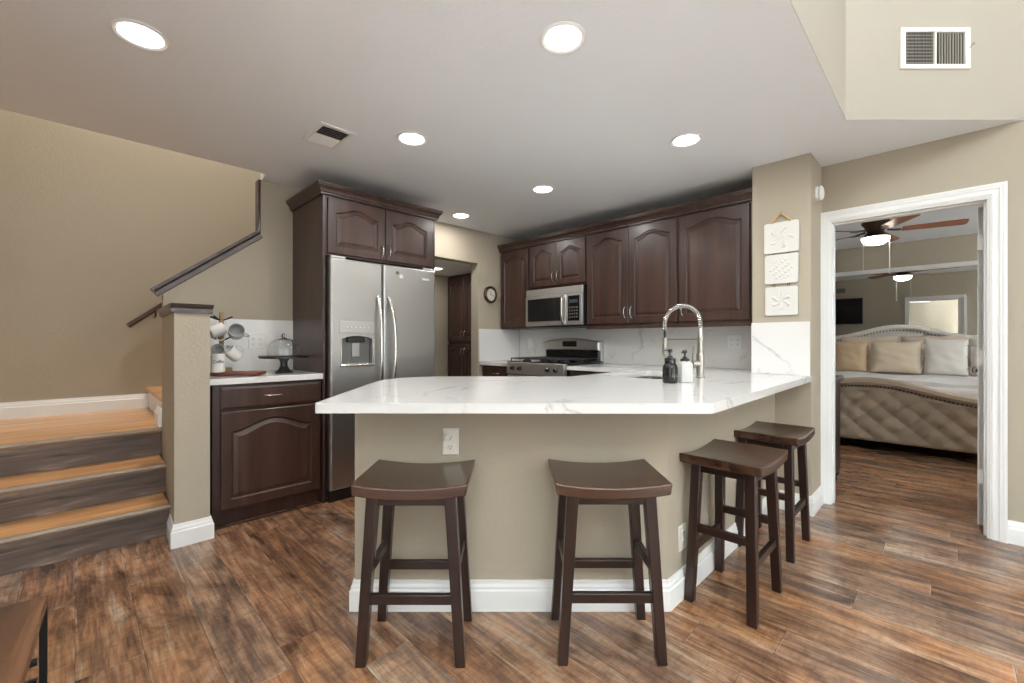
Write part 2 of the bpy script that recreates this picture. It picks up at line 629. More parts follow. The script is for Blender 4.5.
# peninsula half wall
Ax, Ay = LD(-.687, 1.91)
k_lat = 1.91 - .87 * R2
Bx, By = LD(k_lat, 1.91)
k2 = 2.03 - .99 * R2
struct('wall_peninsula', MB().prism([(Ax, Ay), (Bx, By), (3.5, .87), (3.5, .99), LD(k2, 2.03), LD(-.687, 2.03)], 0, .899), M_wall)

# windows behind the camera and in the bedroom
def window(name, x0, x1, z0, z1, y, horiz=True, n=3):
    fr = MB()
    w = .06

    def bx(a0, a1, z0_, z1_, d0, d1):
        if horiz:
            fr.box(a0, a1, y + d0, y + d1, z0_, z1_)
        else:
            fr.box(y + d0, y + d1, a0, a1, z0_, z1_)
    bx(x0, x1, z0, z0 + w, -.03, .03)
    bx(x0, x1, z1 - w, z1, -.03, .03)
    for i in range(n + 1):
        c0 = x0 + (x1 - x0 - w) * i / n
        bx(c0, c0 + w, z0 + w, z1 - w, -.03, .03)
    return struct(name, fr, M_white)


window('window_1', -.95, 3.25, .3, 3.1, -4.55, True, 4)
window('window_2', -2.9, -.3, .3, 2.6, -3.05, False, 3)
window('window_3', 5.1, 7.3, .85, 2.3, -2.49, True, 2)

# ------------------------------------------------------------------ baseboards and casing
PB = [(0, 0), (.018, 0), (.018, .088), (.013, .094), (.013, .104), (.008, .116), (.006, .13), (0, .13)]


def base(name, pts, z=0.0, sgn=1, h=1.0):
    mb = MB()
    # polyline on the floor, profile to the right-hand side of travel, mitred
    P = [Vector((p[0], p[1], z)) for p in pts]
    secs = []
    for i, p in enumerate(P):
        def rt(d):
            return Vector((d.y, -d.x, 0)) * sgn
        ds = []
        if i > 0:
            ds.append((P[i] - P[i - 1]).normalized())
        if i < len(P) - 1:
            ds.append((P[i + 1] - P[i]).normalized())
        r = [rt(d) for d in ds]
        mvec = r[0] if len(r) == 1 else (r[0] + r[1]) / (1 + r[0].dot(r[1]))
        secs.append([p + mvec * q[0] + Vector((0, 0, q[1] * h)) for q in PB])
    mb.loops(secs, True, True)
    return struct(name, mb, M_white)


base('baseboard_peninsula', [LD(-.687, 2.1), (Ax, Ay), (Bx, By), (3.5, .87)])
base('baseboard_wing', [(3.5, .84), (3.5, .657), (3.845 - .005, .657)])
base('baseboard_right', [(3.845, -.241), (3.845, -4.5)])
base('baseboard_half_wall', [(.408, 3.325), (.398, 3.11), (.568, 3.11), (.568, 3.235)])
base('baseboard_landing', [(-1.05, 5.15), (.47, 5.15)], .57)
base('baseboard_landing_side', [(.47, 4.1), (.43, 4.1), (.43, 3.90)], .57, 1)
base('baseboard_kitchen', [(3.268, 3.94), (3.268, 3.82), (3.30, 3.82)], 0, -1)
base('baseboard_bedroom', [(8.2, 3.0), (8.2, -2.4)])
base('baseboard_bedroom_near', [(3.98, -.27), (3.98, -2.4)], 0, -1)


def casing(name, x, front, y0, y1, head, w=.07):
    mb = MB()
    lay = [(0, w, .012), (.010, w - .002, .018), (w - .030, w - .004, .024), (w - .014, w, .028)]  # distance from the opening edge, depth
    for d0, d1, t in lay:
        xa, xb = (x - t, x) if front else (x, x + t)
        mb.box(xa, xb, y1 + d0 * .8, y1 + d1 * .8, 0, head + d1)
        mb.box(xa, xb, y0 - d1, y0 - d0, 0, head + d1)
        mb.box(xa, xb, y0 - d0, y1 + d0 * .8, head + d0, head + d1)
    return struct(name, mb, M_white)


casing('trim_1', 3.845, True, -.17, .602, 2.03)
casing('trim_2', 3.98, False, -.17, .602, 2.03)
# jamb lining with stop
struct('trim_3', MB().box(3.840, 3.985, .595, .6025, 0, 2.03).box(3.840, 3.985, -.1705, -.16, 0, 2.03).box(3.840, 3.985, -.16, .595, 2.02, 2.0305)
       .box(3.88, 3.92, .587, .595, 0, 2.02).box(3.88, 3.92, -.16, -.148, 0, 2.02).box(3.88, 3.92, -.148, .587, 2.008, 2.02), M_white)

# open six panel door leaf, hinged at the right jamb, standing open into the bedroom
door = thing('door_1', 'white six panel door standing open into the bedroom', 'door', (3.999, -.122, 0), -.10)
door['kind'] = 'structure'
del door['label'], door['category']


def panel_slab(w, h, t, rects, material, name, parent, loc):
    mb = MB()
    mb.box(0, w, -t + .004, -.004, 0, h)
    # raised stiles: complement of rects built as strips
    xs = sorted({0, w, *[r[0] for r in rects], *[r[1] for r in rects]})
    zs = sorted({0, h, *[r[2] for r in rects], *[r[3] for r in rects]})
    for i in range(len(xs) - 1):
        for j in range(len(zs) - 1):
            cx, cz = (xs[i] + xs[i + 1]) / 2, (zs[j] + zs[j + 1]) / 2
            if any(r[0] < cx < r[1] and r[2] < cz < r[3] for r in rects):
                continue
            mb.box(xs[i], xs[i + 1], -t, 0, zs[j], zs[j + 1])
    for r in rects:
        mb.box(r[0] + .03, r[1] - .03, -t + .001, -.001, r[2] + .03, r[3] - .03)
    o = obj(name, mb, material, parent)
    o.location = loc
    return o


leaf = panel_slab(.72, 1.99, .036, [(.1, .32, .2, .85), (.4, .62, .2, .85), (.1, .32, .95, 1.55), (.4, .62, .95, 1.55), (.1, .32, 1.65, 1.87), (.4, .62, 1.65, 1.87)],
                  M_white, 'door_leaf', door, (0.012, -.004, .022))
for z in (.28, 1.02, 1.74):
    obj('hinge', MB().box(-.003, .0135, -.060, -.004, z, z + .09).lathe([(.007, 0), (.007, .094)], .004, -.045, z, 10), M_white, door)
obj('door_handle', MB().lathe([(.026, 0), (.026, .008), (.01, .012), (.01, .04), (.026, .05), (.028, .062), (.018, .07)], .66, -.002, .96, 20, 'y'), M_chrome, door, smooth=True)

# ------------------------------------------------------------------ steps, landing, rails
for i, (y, z) in enumerate([(3.335, .19), (3.60, .38), (3.90, .57)]):
    y2 = [3.62, 3.92, 5.15][i]
    x1 = (.406, .418, .47)[i]
    st = thing('stair_step', ['lowest wooden step beside the white based post', 'middle wooden step between the lowest step and the landing',
                              'wide honey wood landing at the top of the three steps'][i], 'step', (-1.05, y, z), 0)
    w = x1 + 1.05
    yy = y2 - y
    mb = MB()
    if i < 2:
        mb.box(0, w - .001, -.002, yy, -.026, 0)
    else:
        mb.prism([(0, -.002), (1.479, -.002), (1.479, .04), (1.52, .04), (1.52, yy), (0, yy)], -.026, 0)
    obj('tread', mb, M_tread, st, .003)
    obj('nosing', MB().sweep([(0, 0.0), (.0, -.03), (-.022, -.03), (-.030, -.015), (-.024, 0.001), (0, .001)], (0, 0, 0), (w - .001 if i < 2 else 1.479, 0, 0), side=Vector((0, 1, 0))), M_nose, st, .002)
    obj('riser', MB().box(0, w - .001 if i < 2 else 1.479, .004, .022, -.19, -.026), M_riser, st)
# upper flight rising to the right behind the partition
for k in range(3):
    z = .76 + .19 * k
    x = .47 + .26 * k
    st = thing('stair_step', ['honey wood step at the start of the upper flight by the far wall', 'second honey wood step of the upper flight, mostly behind the sloped partition',
                              'third honey wood step of the upper flight, just above the second one'][k], 'step', (x, 3.945, z), 0)
    obj('tread', MB().box(-.025, .27, 0, 1.2, -.03, 0), M_tread, st, .004)
    obj('riser', MB().box(.0, .018, 0, 1.2, -.19, -.03), M_white, st)

PC = [(-.045, 0), (.045, 0), (.045, .0)]


def cap_profile(hw, t, lip=.016):  # half width of wall, total thickness
    return [(-hw, 0), (-hw - lip * .6, .004), (-hw - lip * .6, t * .5), (-hw - lip, t * .62), (-hw - lip * 1.4, t * .7), (-hw - lip * 1.5, t),
            (hw + lip * 1.5, t), (hw + lip * 1.4, t * .7), (hw + lip, t * .62), (hw + lip * .6, t * .5), (hw + lip * .6, .004), (hw, 0)]


cap = thing('post_cap', 'dark wood cap moulding on the white based half wall', 'cap', (.48, 3.11, 1.335), 0)
obj('cap_board', MB().sweep(cap_profile(.080, .052), (0.003, -.012, 0), (0.018, .709, 0)), M_cap, cap)
obj('front_moulding', MB().sweep([(0, 0), (.012, .004), (.012, .026), (.02, .034), (.026, .052), (0, .052)], (-.1, -.0005, 0), (.1, -.0005, 0)), M_cap, cap)

rail = thing('sloped_cap_rail', 'dark wood cap rising along the sloped stair partition', 'rail', (0, 0, 0), 0)
hw = .036
sl = MB()
d = Vector((.60 + .05, 0, .473 + .04))
d.normalize()
up = Vector((-d.z, 0, d.x))
sl.sweep(cap_profile(hw, .065), Vector((.405, 3.855, 1.481)), Vector((1.045, 3.855, 1.985)), up=up)
obj('sloped_cap', sl, M_cap, rail)
obj('end_trim', MB().box(1.012, 1.029, 3.812, 3.896, 1.99, CH - .002), M_cap, rail, .003)

hr = thing('stair_handrail', 'short dark handrail on the far stair wall', 'rail', (0, 0, 0), 0)
mb = MB()
a, b = Vector((.327, 5.08, 1.305)), Vector((1.9, 5.08, 2.61))
mb.sweep([(-.022, -.02), (.022, -.02), (.028, 0), (.02, .022), (-.02, .022), (-.028, 0)], a, b, up=Vector((-.64, 0, .77)))
obj('rail_bar', mb, M_cap, hr, .004)
for t in (.12, .8):
    p = a.lerp(b, t)
    obj('bracket', MB().tube([p + Vector((0, 0, -.02)), p + Vector((0, .0, -.06)), p + Vector((0, .045, -.07)), p + Vector((0, .07, -.07))], .007), M_blackmetal, hr, smooth=True)

# ------------------------------------------------------------------ cabinet pieces


def arch_top(x0, x1, zs, rise, n=20):
    out = []
    for i in range(n + 1):
        u = 2 * i / n - 1
        s_ = 0.0 if abs(u) > .92 else (0.5 + 0.5 * math.cos(PI * u / .92)) ** .75
        out.append((x1 + (x0 - x1) * i / n, zs + rise * s_))
    return out  # right to left


def door_mb(w, h, rise=.045, st=.058, t=.02):
    """raised-panel door, local x 0..w, front at y=-t, z 0..h"""
    n = 20

    def loop(ins, y, arch=True, r=rise):
        x0, x1, z0, zt = ins, w - ins, ins, h - ins
        if arch:
            zt = h - ins - r
            top = arch_top(x0, x1, zt, r, n)
        else:
            top = [(x1 + (x0 - x1) * i / n, zt) for i in range(n + 1)]
        pts = [(x0, z0), (x1, z0)] + top
        return [(p[0], y, p[1]) for p in pts]
    mb = MB()
    mb.loops([loop(0, 0, False), loop(0, -t + .003, False), loop(.004, -t, False), loop(st, -t), loop(st + .005, -t + .004), loop(st + .008, -t + .009),
              loop(st + .014, -t + .009), loop(st + .034, -t + .003), loop(st + .037, -t + .001)], True, True)
    return mb


def drawer_mb(w, h, t=.02):
    mb = MB()

    def lp(ins, y):
        return [(ins, y, ins), (w - ins, y, ins), (w - ins, y, h - ins), (ins, y, h - ins)]
    mb.loops([lp(0, 0), lp(0, -t + .004), lp(.012, -t)], True, True)
    return mb


def handle(parent, x, z, vert=True, ln=.10, y=-.02, name='handle'):
    pts = []
    for i in range(11):
        u = i / 10 * 2 - 1
        off_ = .026 * (1 - abs(u) ** 2.6)
        a_ = u * ln / 2
        pts.append((x, y - off_ - .0, z + a_) if vert else (x + a_, y - off_, z))
    pts[0] = (pts[0][0], y + .001, pts[0][2])
    pts[-1] = (pts[-1][0], y + .001, pts[-1][2])
    return obj(name, MB().tube(pts, [.0065, .006, .005, .0048, .0048, .005, .0048, .0048, .005, .006, .0065], 8), M_chrome, parent, smooth=True)


def cab_door(parent, x, z, w, h, hx=None, hz=None, rise=.045, lab=None):
    d_ = obj('door', door_mb(w, h, rise), M_cab, parent, loc=(x, 0, z))
    if hx is not None:
        handle(d_, hx, hz)
    return d_


def carcass(parent, w, d, z0, z1, toe=False, gap=False):
    mb = MB()
    mb.box(0, w, .0005, d, z0, z1)
    if toe:
        mb.box(.0, w, .06, d, 0, z0)
    return obj('body', mb, M_cab, parent, .0015)


# upper cabinets along the range wall (front X=3.62, faces -X)
UZ0, UZ1 = 1.32, 2.235
ups = [  # y_left, y_right, z0, doors, label
    (3.805, 3.335, UZ0, 1, 'tall dark wood wall cabinet left of the microwave'),
    (3.333, 2.56, 1.745, 2, 'short double door dark wood wall cabinet above the microwave'),
    (2.558, 1.62, UZ0, 2, 'double door dark wood wall cabinet right of the microwave'),
    (1.618, 1.022, UZ0, 1, 'single door dark wood wall cabinet beside the wing wall'),
]
for yl, yr, z0, nd, lab in ups:
    w = yl - yr
    t = thing('wall_cabinet', lab, 'cabinet', (3.62, yl, z0), RZ_MX)
    hgt = UZ1 - z0
    obj('body', MB().box(0, w, .0005, .325, 0, hgt), M_cab, t, .0015)
    gp = .012
    if yr == 1.022:
        dws = [(.008, w - .05)]
    elif nd == 1:
        dws = [(.016, w - .03)]
    else:
        dws = [(gp, w / 2 - gp - .002), (w / 2 + .002, w / 2 - gp - .002)]
    for k, (x, dw) in enumerate(dws):
        if nd == 2:
            hx = dw - .03 if k == 0 else .03
        else:
            hx = .03 if yr == 1.022 else None
        cab_door(t, x, .02, dw, hgt - .035, hx, .10 if hx else None, rise=.05)
crown = thing('crown_moulding', 'dark wood crown moulding over the range wall cabinets', 'moulding', (3.62, 3.818, UZ1), RZ_MX)
CRP = [(0, 0), (.018, 0), (.018, .014), (.024, .018), (.028, .034), (.038, .048), (.046, .054), (.046, .062), (.052, .064), (.052, .08), (0, .08)]
obj('crown_profile', MB().sweep([(p[0], p[1]) for p in CRP], (0.0, 0, 0), (2.798, 0, 0)).box(0, 2.798, 0.001, .1, 0, .03), M_cab, crown)
lr = thing('light_rail', 'thin dark rail under the range wall cabinets right of the microwave', 'moulding', (3.62, 2.556, UZ0 - .03), RZ_MX)
obj('rail_strip', MB().box(0, 1.534, -.012, .012, 0, .0295), M_cab, lr, .003)

# refrigerator surround: tall side panel + cabinet above
t = thing('refrigerator_cabinet', 'dark wood cabinet with tall side panel around the refrigerator', 'cabinet', (1.265, 3.20, 0), 0)
obj('side_panel', MB().box(0, .02, 0, .615, 0, 2.235), M_cab, t, .001)
obj('side_panel', MB().box(.956, .975, 0, .615, 0, 2.235), M_cab, t, .001)
obj('body', MB().box(.0205, .9555, .0005, .6, 1.80, 2.235), M_cab, t, .001)
for k in range(2):
    dw = .452
    cab_door(t, .028 + k * (dw + .005) + .005, 1.815, dw, .405, dw - .028 if k == 0 else .028, .075, rise=.045)
mb = MB()
secs = []
for P_, mv in ((Vector((0, .615, 2.235)), Vector((-1, 0, 0))), (Vector((0, 0, 2.235)), Vector((-1, -1, 0))), (Vector((.975, 0, 2.235)), Vector((1, -1, 0))), (Vector((.975, .615, 2.235)), Vector((1, 0, 0)))):
    secs.append([P_ + mv * q[0] + Vector((0, 0, q[1])) for q in [(-.01, 0)] + CRP[1:-1] + [(-.01, .08)]])
mb.loops(secs, True, True)
obj('crown', mb, M_cab, t)

# base cabinet of the coffee corner
t = thing('base_cabinet', 'dark wood base cabinet with drawer beside the refrigerator', 'cabinet', (.60, 3.22, 0), 0)
w = .662
obj('body', MB().box(0, w, .0005, .598, .10, .90).box(0, w, .05, .598, 0, .10), M_cab, t, .001)
dr = obj('drawer', drawer_mb(w - .055, .135), M_cab, t, loc=(.04, 0, .745))
handle(dr, (w - .055) / 2, .068, False, .105)
cab_door(t, .04, .115, w - .055, .61, None, None, rise=.065)
obj('toe_kick', MB().box(0, w, -.004, .0, .0, .012), M_cab, t)

# base cabinets of the range wall
for yl, yr, lab in ((3.80, 3.34, 'dark base cabinet left of the gas range'), (2.55, 1.80, 'dark base cabinet right of the gas range')):
    w = yl - yr
    t = thing('base_cabinet', lab, 'cabinet', (3.33, yl, 0), RZ_MX)
    obj('body', MB().box(0, w, .0005, .60, .10, .90).box(0, w, .06, .60, 0, .10), M_cab, t, .001)
    dr = obj('drawer', drawer_mb(w - .02, .13), M_cab, t, loc=(.01, 0, .75))
    handle(dr, (w - .02) / 2, .065, False, .1)
    n = 1 if w < .6 else 2
    for k in range(n):
        dw = (w - .02) / n
        cab_door(t, .01 + k * dw + .001, .115, dw - .002, .615, .03 if k or n == 1 else dw - .03, .53)
# sink base and peninsula back cabinets (open-topped box behind the half wall)
t = thing('sink_cabinet', 'dark wood cabinet under the sink behind the peninsula half wall', 'cabinet', (2.3, 1.73, 0), 0)
obj('side_panel', MB().box(0, .018, -.738, 0, .1, .9), M_cab, t)
obj('side_panel', MB().box(.96, .978, -.738, 0, .1, .9), M_cab, t)
obj('back_panel', MB().box(.018, .96, -.738, -.725, .1, .9).box(.018, .96, -.725, -.02, .1, .118).box(0, .978, -.738, -.06, 0, .1), M_cab, t)
for k in range(2):
    d_ = cab_door(t, 0, .115, .472, .77, .03 if k == 0 else .44, .7)
    d_.location = (.964 - k * .474, 0, .115)
    d_.rotation_euler = (0, 0, PI)
t = thing('peninsula_cabinet', 'dark wood cabinet behind the front half wall of the peninsula', 'cabinet', (0, 0, 0), 0)
obj('body', MB().prism([LD(-.68, 2.035), LD(k2 - .02, 2.035), LD(.3, 2.75), LD(-.68, 2.75)], .0, .9), M_cab, t)

# ------------------------------------------------------------------ quartz worktops


def slab_with_hole(outer, inner, z0, z1):
    mb = MB()
    bm = mb.bm
    allv = []
    for z in (z0, z1):
        es = []
        vv = []
        for lp in (outer, inner):
            vs = [bm.verts.new((p[0], p[1], z)) for p in lp]
            vv.append(vs)
            for i in range(len(vs)):
                es.append(bm.edges.new((vs[i], vs[(i + 1) % len(vs)])))
        bmesh.ops.triangle_fill(bm, use_beauty=True, use_dissolve=False, edges=es)
        allv.append(vv)
    for li in range(2):
        lo, hi = allv[0][li], allv[1][li]
        for i in range(len(lo)):
            j = (i + 1) % len(lo)
            bm.faces.new((lo[i], lo[j], hi[j], hi[i]))
    return mb


def rounded(pts, r, seg=8):  # pts: list of (p, radius)
    out = []
    n = len(pts)
    for i, (p, rad) in enumerate(pts):
        p = Vector(p)
        if not rad:
            out.append(p[:])
            continue
        a = (Vector(pts[i - 1][0]) - p).normalized()
        b = (Vector(pts[(i + 1) % n][0]) - p).normalized()
        for k in range(seg + 1):
            u = k / seg
            q = (p + a * rad) * (1 - u) ** 2 + p * 2 * u * (1 - u) + (p + b * rad) * u ** 2
            out.append(q[:])
    return out


outer = rounded([(LD(-.738, 1.63), .012), (LD(.745, 1.62), .015), ((3.499, .65), 0), ((3.499, 1.017), 0), ((3.949, 1.017), 0), ((3.949, 2.555), 0), ((3.29, 2.555), 0),
                 ((3.29, 1.78), .03), ((2.30, 1.765), .05), (LD(.395, 2.88), .08), (LD(-.80, 2.88), .42)], 0, 10)
SX0, SX1, SY0, SY1 = 2.51, 3.17, 1.235, 1.665
sink_hole = [p for p in rounded([((SX0, SY0), .05), ((SX1, SY0), .05), ((SX1, SY1), .05), ((SX0, SY1), .05)], 0, 5)]
wt = thing('worktop', 'white veined quartz worktop wrapping the peninsula and range wall', 'countertop', (0, 0, 0), 0)
obj('slab', slab_with_hole(outer, sink_hole, .902, CT), M_quartz, wt, .003)
wt = thing('worktop', 'white quartz worktop of the coffee corner beside the half wall', 'countertop', (0, 0, 0), 0)
obj('slab', MB().box(.568, 1.264, 3.185, 3.8195, .9005, CT), M_quartz, wt, .003)
wt = thing('worktop', 'small white quartz worktop left of the gas range', 'countertop', (0, 0, 0), 0)
obj('slab', MB().box(3.29, 3.949, 3.335, 3.8195, .9005, CT), M_quartz, wt, .003)


def splash(label, mb):
    return tag(obj('backsplash', mb, M_quartz, None, .001), label, 'backsplash')


splash('white quartz backsplash behind the mugs and cake stand', MB().box(.568, 1.264, 3.803, 3.8195, CT + .001, 1.34))
splash('white quartz backsplash panel under the round clock', MB().box(3.275, 3.93, 3.803, 3.8195, CT + .001, 1.315))
splash('long white quartz backsplash behind range and sink', MB().box(3.933, 3.9495, 1.018, 3.802, CT + .001, 1.3185))
splash('white quartz backsplash panel on the wing wall below the plaques', MB().box(3.483, 3.4995, .66, 1.018, CT + .001, 1.305))

# sink
t = thing('sink', 'undermount stainless sink set in the peninsula worktop', 'sink', ((SX0 + SX1) / 2, (SY0 + SY1) / 2, .90), 0)
hx, hy = (SX1 - SX0) / 2, (SY1 - SY0) / 2


def rr_loop(x, y, z, r):
    return [(p[0], p[1], z) for p in rounded([((-x, -y), r), ((x, -y), r), ((x, y), r), ((-x, y), r)], 0, 5)]


obj('bowl', MB().loops([rr_loop(hx + .012, hy + .012, -.0, .05), rr_loop(hx - .002, hy - .002, -.001, .05), rr_loop(hx - .008, hy - .008, -.18, .05), rr_loop(hx - .03, hy - .03, -.20, .04)], False, True)
    .loops([rr_loop(hx + .012, hy + .012, -.0, .05), rr_loop(hx + .004, hy + .004, -.19, .05), rr_loop(hx - .02, hy - .02, -.204, .04)], False, True), M_sink, t, smooth=True, fix=False)
obj('drain', MB().lathe([(.045, 0), (.045, .003), (.03, .003), (.028, .001)], 0, 0, -.2, 24), M_chrome, t, smooth=True)

# faucet
t = thing('faucet', 'tall spring neck faucet in brushed nickel behind the soap bottles', 'faucet', (2.80, 1.113, CT), 0)
obj('base', MB().lathe([(.028, .0005), (.028, .01), (.024, .014), (.024, .15), (.022, .155), (.0175, .158), (.0175, .31), (.015, .314)], 0, 0, 0, 24), M_faucet, t, smooth=True)
sp = []
Rr, zc = .118, .345
for i in range(41):
    a_ = PI * i / 40
    sp.append((0, Rr - Rr * math.cos(a_), zc + Rr * math.sin(a_)))
path = [(0, 0, .31)] + sp + [(0, 2 * Rr, .30), (0, 2 * Rr, .25)]
obj('hose', MB().tube(path, .008, 10), M_black, t, smooth=True)
# coil around the hose
dense = []
NT = 44
total = NT * 10
Ls = [0]
for a_, b_ in zip(path, path[1:-1]):
    Ls.append(Ls[-1] + (Vector(b_) - Vector(a_)).length)
for i in range(total + 1):
    s_ = Ls[-1] * i / total
    k = max(j for j in range(len(Ls)) if Ls[j] <= s_ + 1e-9)
    k = min(k, len(Ls) - 2)
    u = (s_ - Ls[k]) / max(1e-9, Ls[k + 1] - Ls[k])
    p = Vector(path[k]).lerp(Vector(path[k + 1]), u)
    dd = (Vector(path[k + 1]) - Vector(path[k])).normalized()
    e1 = Vector((1, 0, 0))
    e2 = dd.cross(e1)
    th = 2 * PI * i / 10
    dense.append(p + (e1 * math.cos(th) + e2 * math.sin(th)) * .0115)
obj('spring_coil', MB().tube(dense, .0034, 6), M_chrome, t, smooth=True)
obj('support_arm', MB().tube([(0, 0, .245), (0, 2 * Rr - .016, .245)], .0055, 10).lathe([(.021, 0), (.021, .02)], 0, 0, .235, 18).lathe([(.019, 0), (.019, .016)], 0, 2 * Rr, .237, 18), M_faucet, t, smooth=True)
obj('spray_head', MB().lathe([(.011, 0), (.016, .01), (.017, .07), (.013, .10), (.011, .12)], 0, 2 * Rr, .135, 18), M_faucet, t, smooth=True)
lv = obj('lever', MB().lathe([(.019, -.0), (.019, .05)], 0, 0, 0, 16, 'x').tube([(.04, 0, 0), (.05, .006, .03), (.052, .02, .11)], [.008, .007, .006], 10), M_faucet, t, smooth=True)
lv.location = (-.01, .0, .09)
lv.rotation_euler = (0, 0, 2.5)

# soap bottles


def pump(parent, z, mat_, s=1.0, ang=2.4):
    p_ = obj('pump', MB().lathe([(.026 * s, 0), (.026 * s, .014), (.014, .018), (.012, .026), (.0055, .028), (.0055, .044), (.012, .046), (.012, .062), (.004, .066)], 0, 0, z, 18)
             .tube([(0, 0, z + .056), (.03, 0, z + .057), (.046, 0, z + .05)], [.005, .004, .0035], 8), mat_, parent, smooth=True)
    p_.rotation_euler = (0, 0, ang)
    return p_


t = thing('soap_bottle', 'dark glass jar shaped soap bottle with black pump by the sink', 'bottle', (2.327, 1.09, CT), 0)
obj('jar', MB().lathe([(.036, .0005), (.04, .006), (.041, .02), (.041, .085), (.036, .1), (.029, .108), (.029, .125), (.026, .126)], 0, 0, 0, 28), mat('dark_bottle_glass', (.012, .011, .010), .05), t, smooth=True)
pump(t, .124, M_black, 1.15)
t = thing('soap_bottle', 'white square soap bottle with black pump by the faucet', 'bottle', (2.425, 1.05, CT), PI / 4)


def rl(x, z, r):
    return rr_loop(x, x, z, r)


obj('bottle_body', MB().loops([rl(.031, .0005, .01), rl(.034, .004, .012), rl(.034, .105, .012), rl(.028, .115, .012), rl(.022, .12, .012)], True, True), mat('matte_white_ceramic', g((196, 194, 190)), .5), t, smooth=True)
pump(t, .118, M_black, .95)

# ------------------------------------------------------------------ refrigerator
t = thing('refrigerator', 'side by side stainless steel refrigerator with water dispenser', 'refrigerator', (1.295, 3.14, 0), 0)
FW = .91
obj('body', MB().box(.002, FW - .002, .075, .66, .02, 1.765), mat('fridge_side_grey', (.05, .05, .05), .4), t, .004)
sp_ = .415
# left door has the dispenser recess: build as frame around an opening
DX0, DX1, DZ0, DZ1 = .085, .325, 1.005, 1.19


def frame_door(x0, x1, z0, z1, hx0, hx1, hz0, hz1, rise):
    mb = MB()
    n = 16

    def rect(ins, y):
        pts = [(x0 + ins, z0 + ins), (x1 - ins, z0 + ins)]
        pts += [(x1 - ins + (x0 - x1 + 2 * ins) * i / n, z1 - ins) for i in range(n + 1)]
        return [(p[0], y, p[1]) for p in pts]

    def hole(ins, y):
        pts = [(hx0 + ins, hz0 + ins), (hx1 - ins, hz0 + ins)]
        for i in range(n + 1):
            u = 2 * i / n - 1
            pts.append((hx1 - ins + (hx0 - hx1 + 2 * ins) * i / n, hz1 - ins + rise * (1 - u * u)))
        return [(p[0], y, p[1]) for p in pts]
    mb.loops([rect(0, .07), rect(0, .012), rect(.006, .003), rect(.014, 0), hole(0, 0), hole(.003, .05)], True, True)
    return mb


dl = obj('freezer_door', frame_door(0, sp_ - .003, .09, 1.78, DX0, DX1, DZ0, DZ1, .022), M_steel, t)
dm = MB()
dm.loops([rr_loop((FW - sp_ - .003) / 2, .84, 0, .02)], False, False)
mb = MB()


def rect4(x0, x1, z0, z1, ins, y):
    return [(x0 + ins, y, z0 + ins), (x1 - ins, y, z0 + ins), (x1 - ins, y, z1 - ins), (x0 + ins, y, z1 - ins)]


mb.loops([rect4(sp_ + .003, FW, .09, 1.78, 0, .07), rect4(sp_ + .003, FW, .09, 1.78, 0, .012), rect4(sp_ + .003, FW, .09, 1.78, .006, .003), rect4(sp_ + .003, FW, .09, 1.78, .014, 0)], True, True)
drr = obj('refrigerator_door', mb, M_steel, t)
dm.bm.free()
obj('toe_grille', MB().box(.01, FW - .01, .03, .07, .0, .08), M_black, t, .002)
for x in (.01, FW - .12):
    obj('hinge_cover', MB().box(x, x + .11, .01, .09, 1.7805, 1.795), M_steel_h, t, .003)
for x, d_ in ((sp_ - .045, dl), (sp_ + .045, drr)):
    pts = []
    for i in range(17):
        u = i / 16 * 2 - 1
        pts.append((x + (0.0 if d_ is dl else .03 * (1 - u * u)), -.058 * (1 - abs(u) ** 3.5) - .002, 1.12 + u * .40))
    obj('door_handle', MB().tube(pts, .0125, 12), M_chrome, d_, smooth=True)
dp = obj('dispenser', MB().box(DX0 - .02, DX1 + .02, -.004, -.0002, DZ1 + .045, DZ1 + .13), mat('dispenser_panel', (.5, .5, .49), .35, .8), dl, .002)
obj('dispenser_recess', MB().box(DX0 + .005, DX1 - .005, .042, .046, DZ0, DZ1 + .02), mat('recess_grey', (.16, .16, .155), .35, .6), dl)
obj('nozzle_block', MB().box(DX0 + .05, DX1 - .05, .012, .041, DZ1 - .025, DZ1 + .02), M_black, dl, .003)
obj('paddle', MB().box((DX0 + DX1) / 2 - .03, (DX0 + DX1) / 2 + .03, .03, .038, DZ0 + .05, DZ1 - .03), M_steel, dl, .003)
for x in (DX0 - .012, DX1 + .004):
    obj('dispenser_trim', MB().box(x, x + .008, -.012, 0, DZ0 - .02, DZ1), M_chrome, dl, .002)
obj('drip_tray', MB().box(DX0 - .012, DX1 + .012, -.022, .03, DZ0 - .022, DZ0 - .002), M_chrome, dl, .006)
for k in range(6):
    obj('button', MB().sphere((DX0 + .035 + k * .034, -.005, DZ1 + .085), .006, (1.2, .4, 1), 10, 6), M_mug, dp)
# magnets
for x, z, s, lab in ((.54, 1.722, (.014, .02), 'small grey magnet at the upper left of the right refrigerator door'),
                     (.572, 1.695, (.018, .018), 'round white magnet just below the small grey magnet on the refrigerator')):
    tag(obj('magnet', MB().lathe([(s[0], 0), (s[0], .004), (s[0] * .7, .006)], 0, 0, 0, 14, 'y'), M_mug if 'white' in lab else M_grille, None, loc=(1.295 + x, 3.1335, z)), lab, 'magnet')
tag(obj('magnet', MB().box(-.035, .035, -.003, .003, -.009, .009), M_mug, None, .001, loc=(2.10, 3.1365, 1.695)), 'flat wide white magnet near the right edge of the refrigerator', 'magnet')

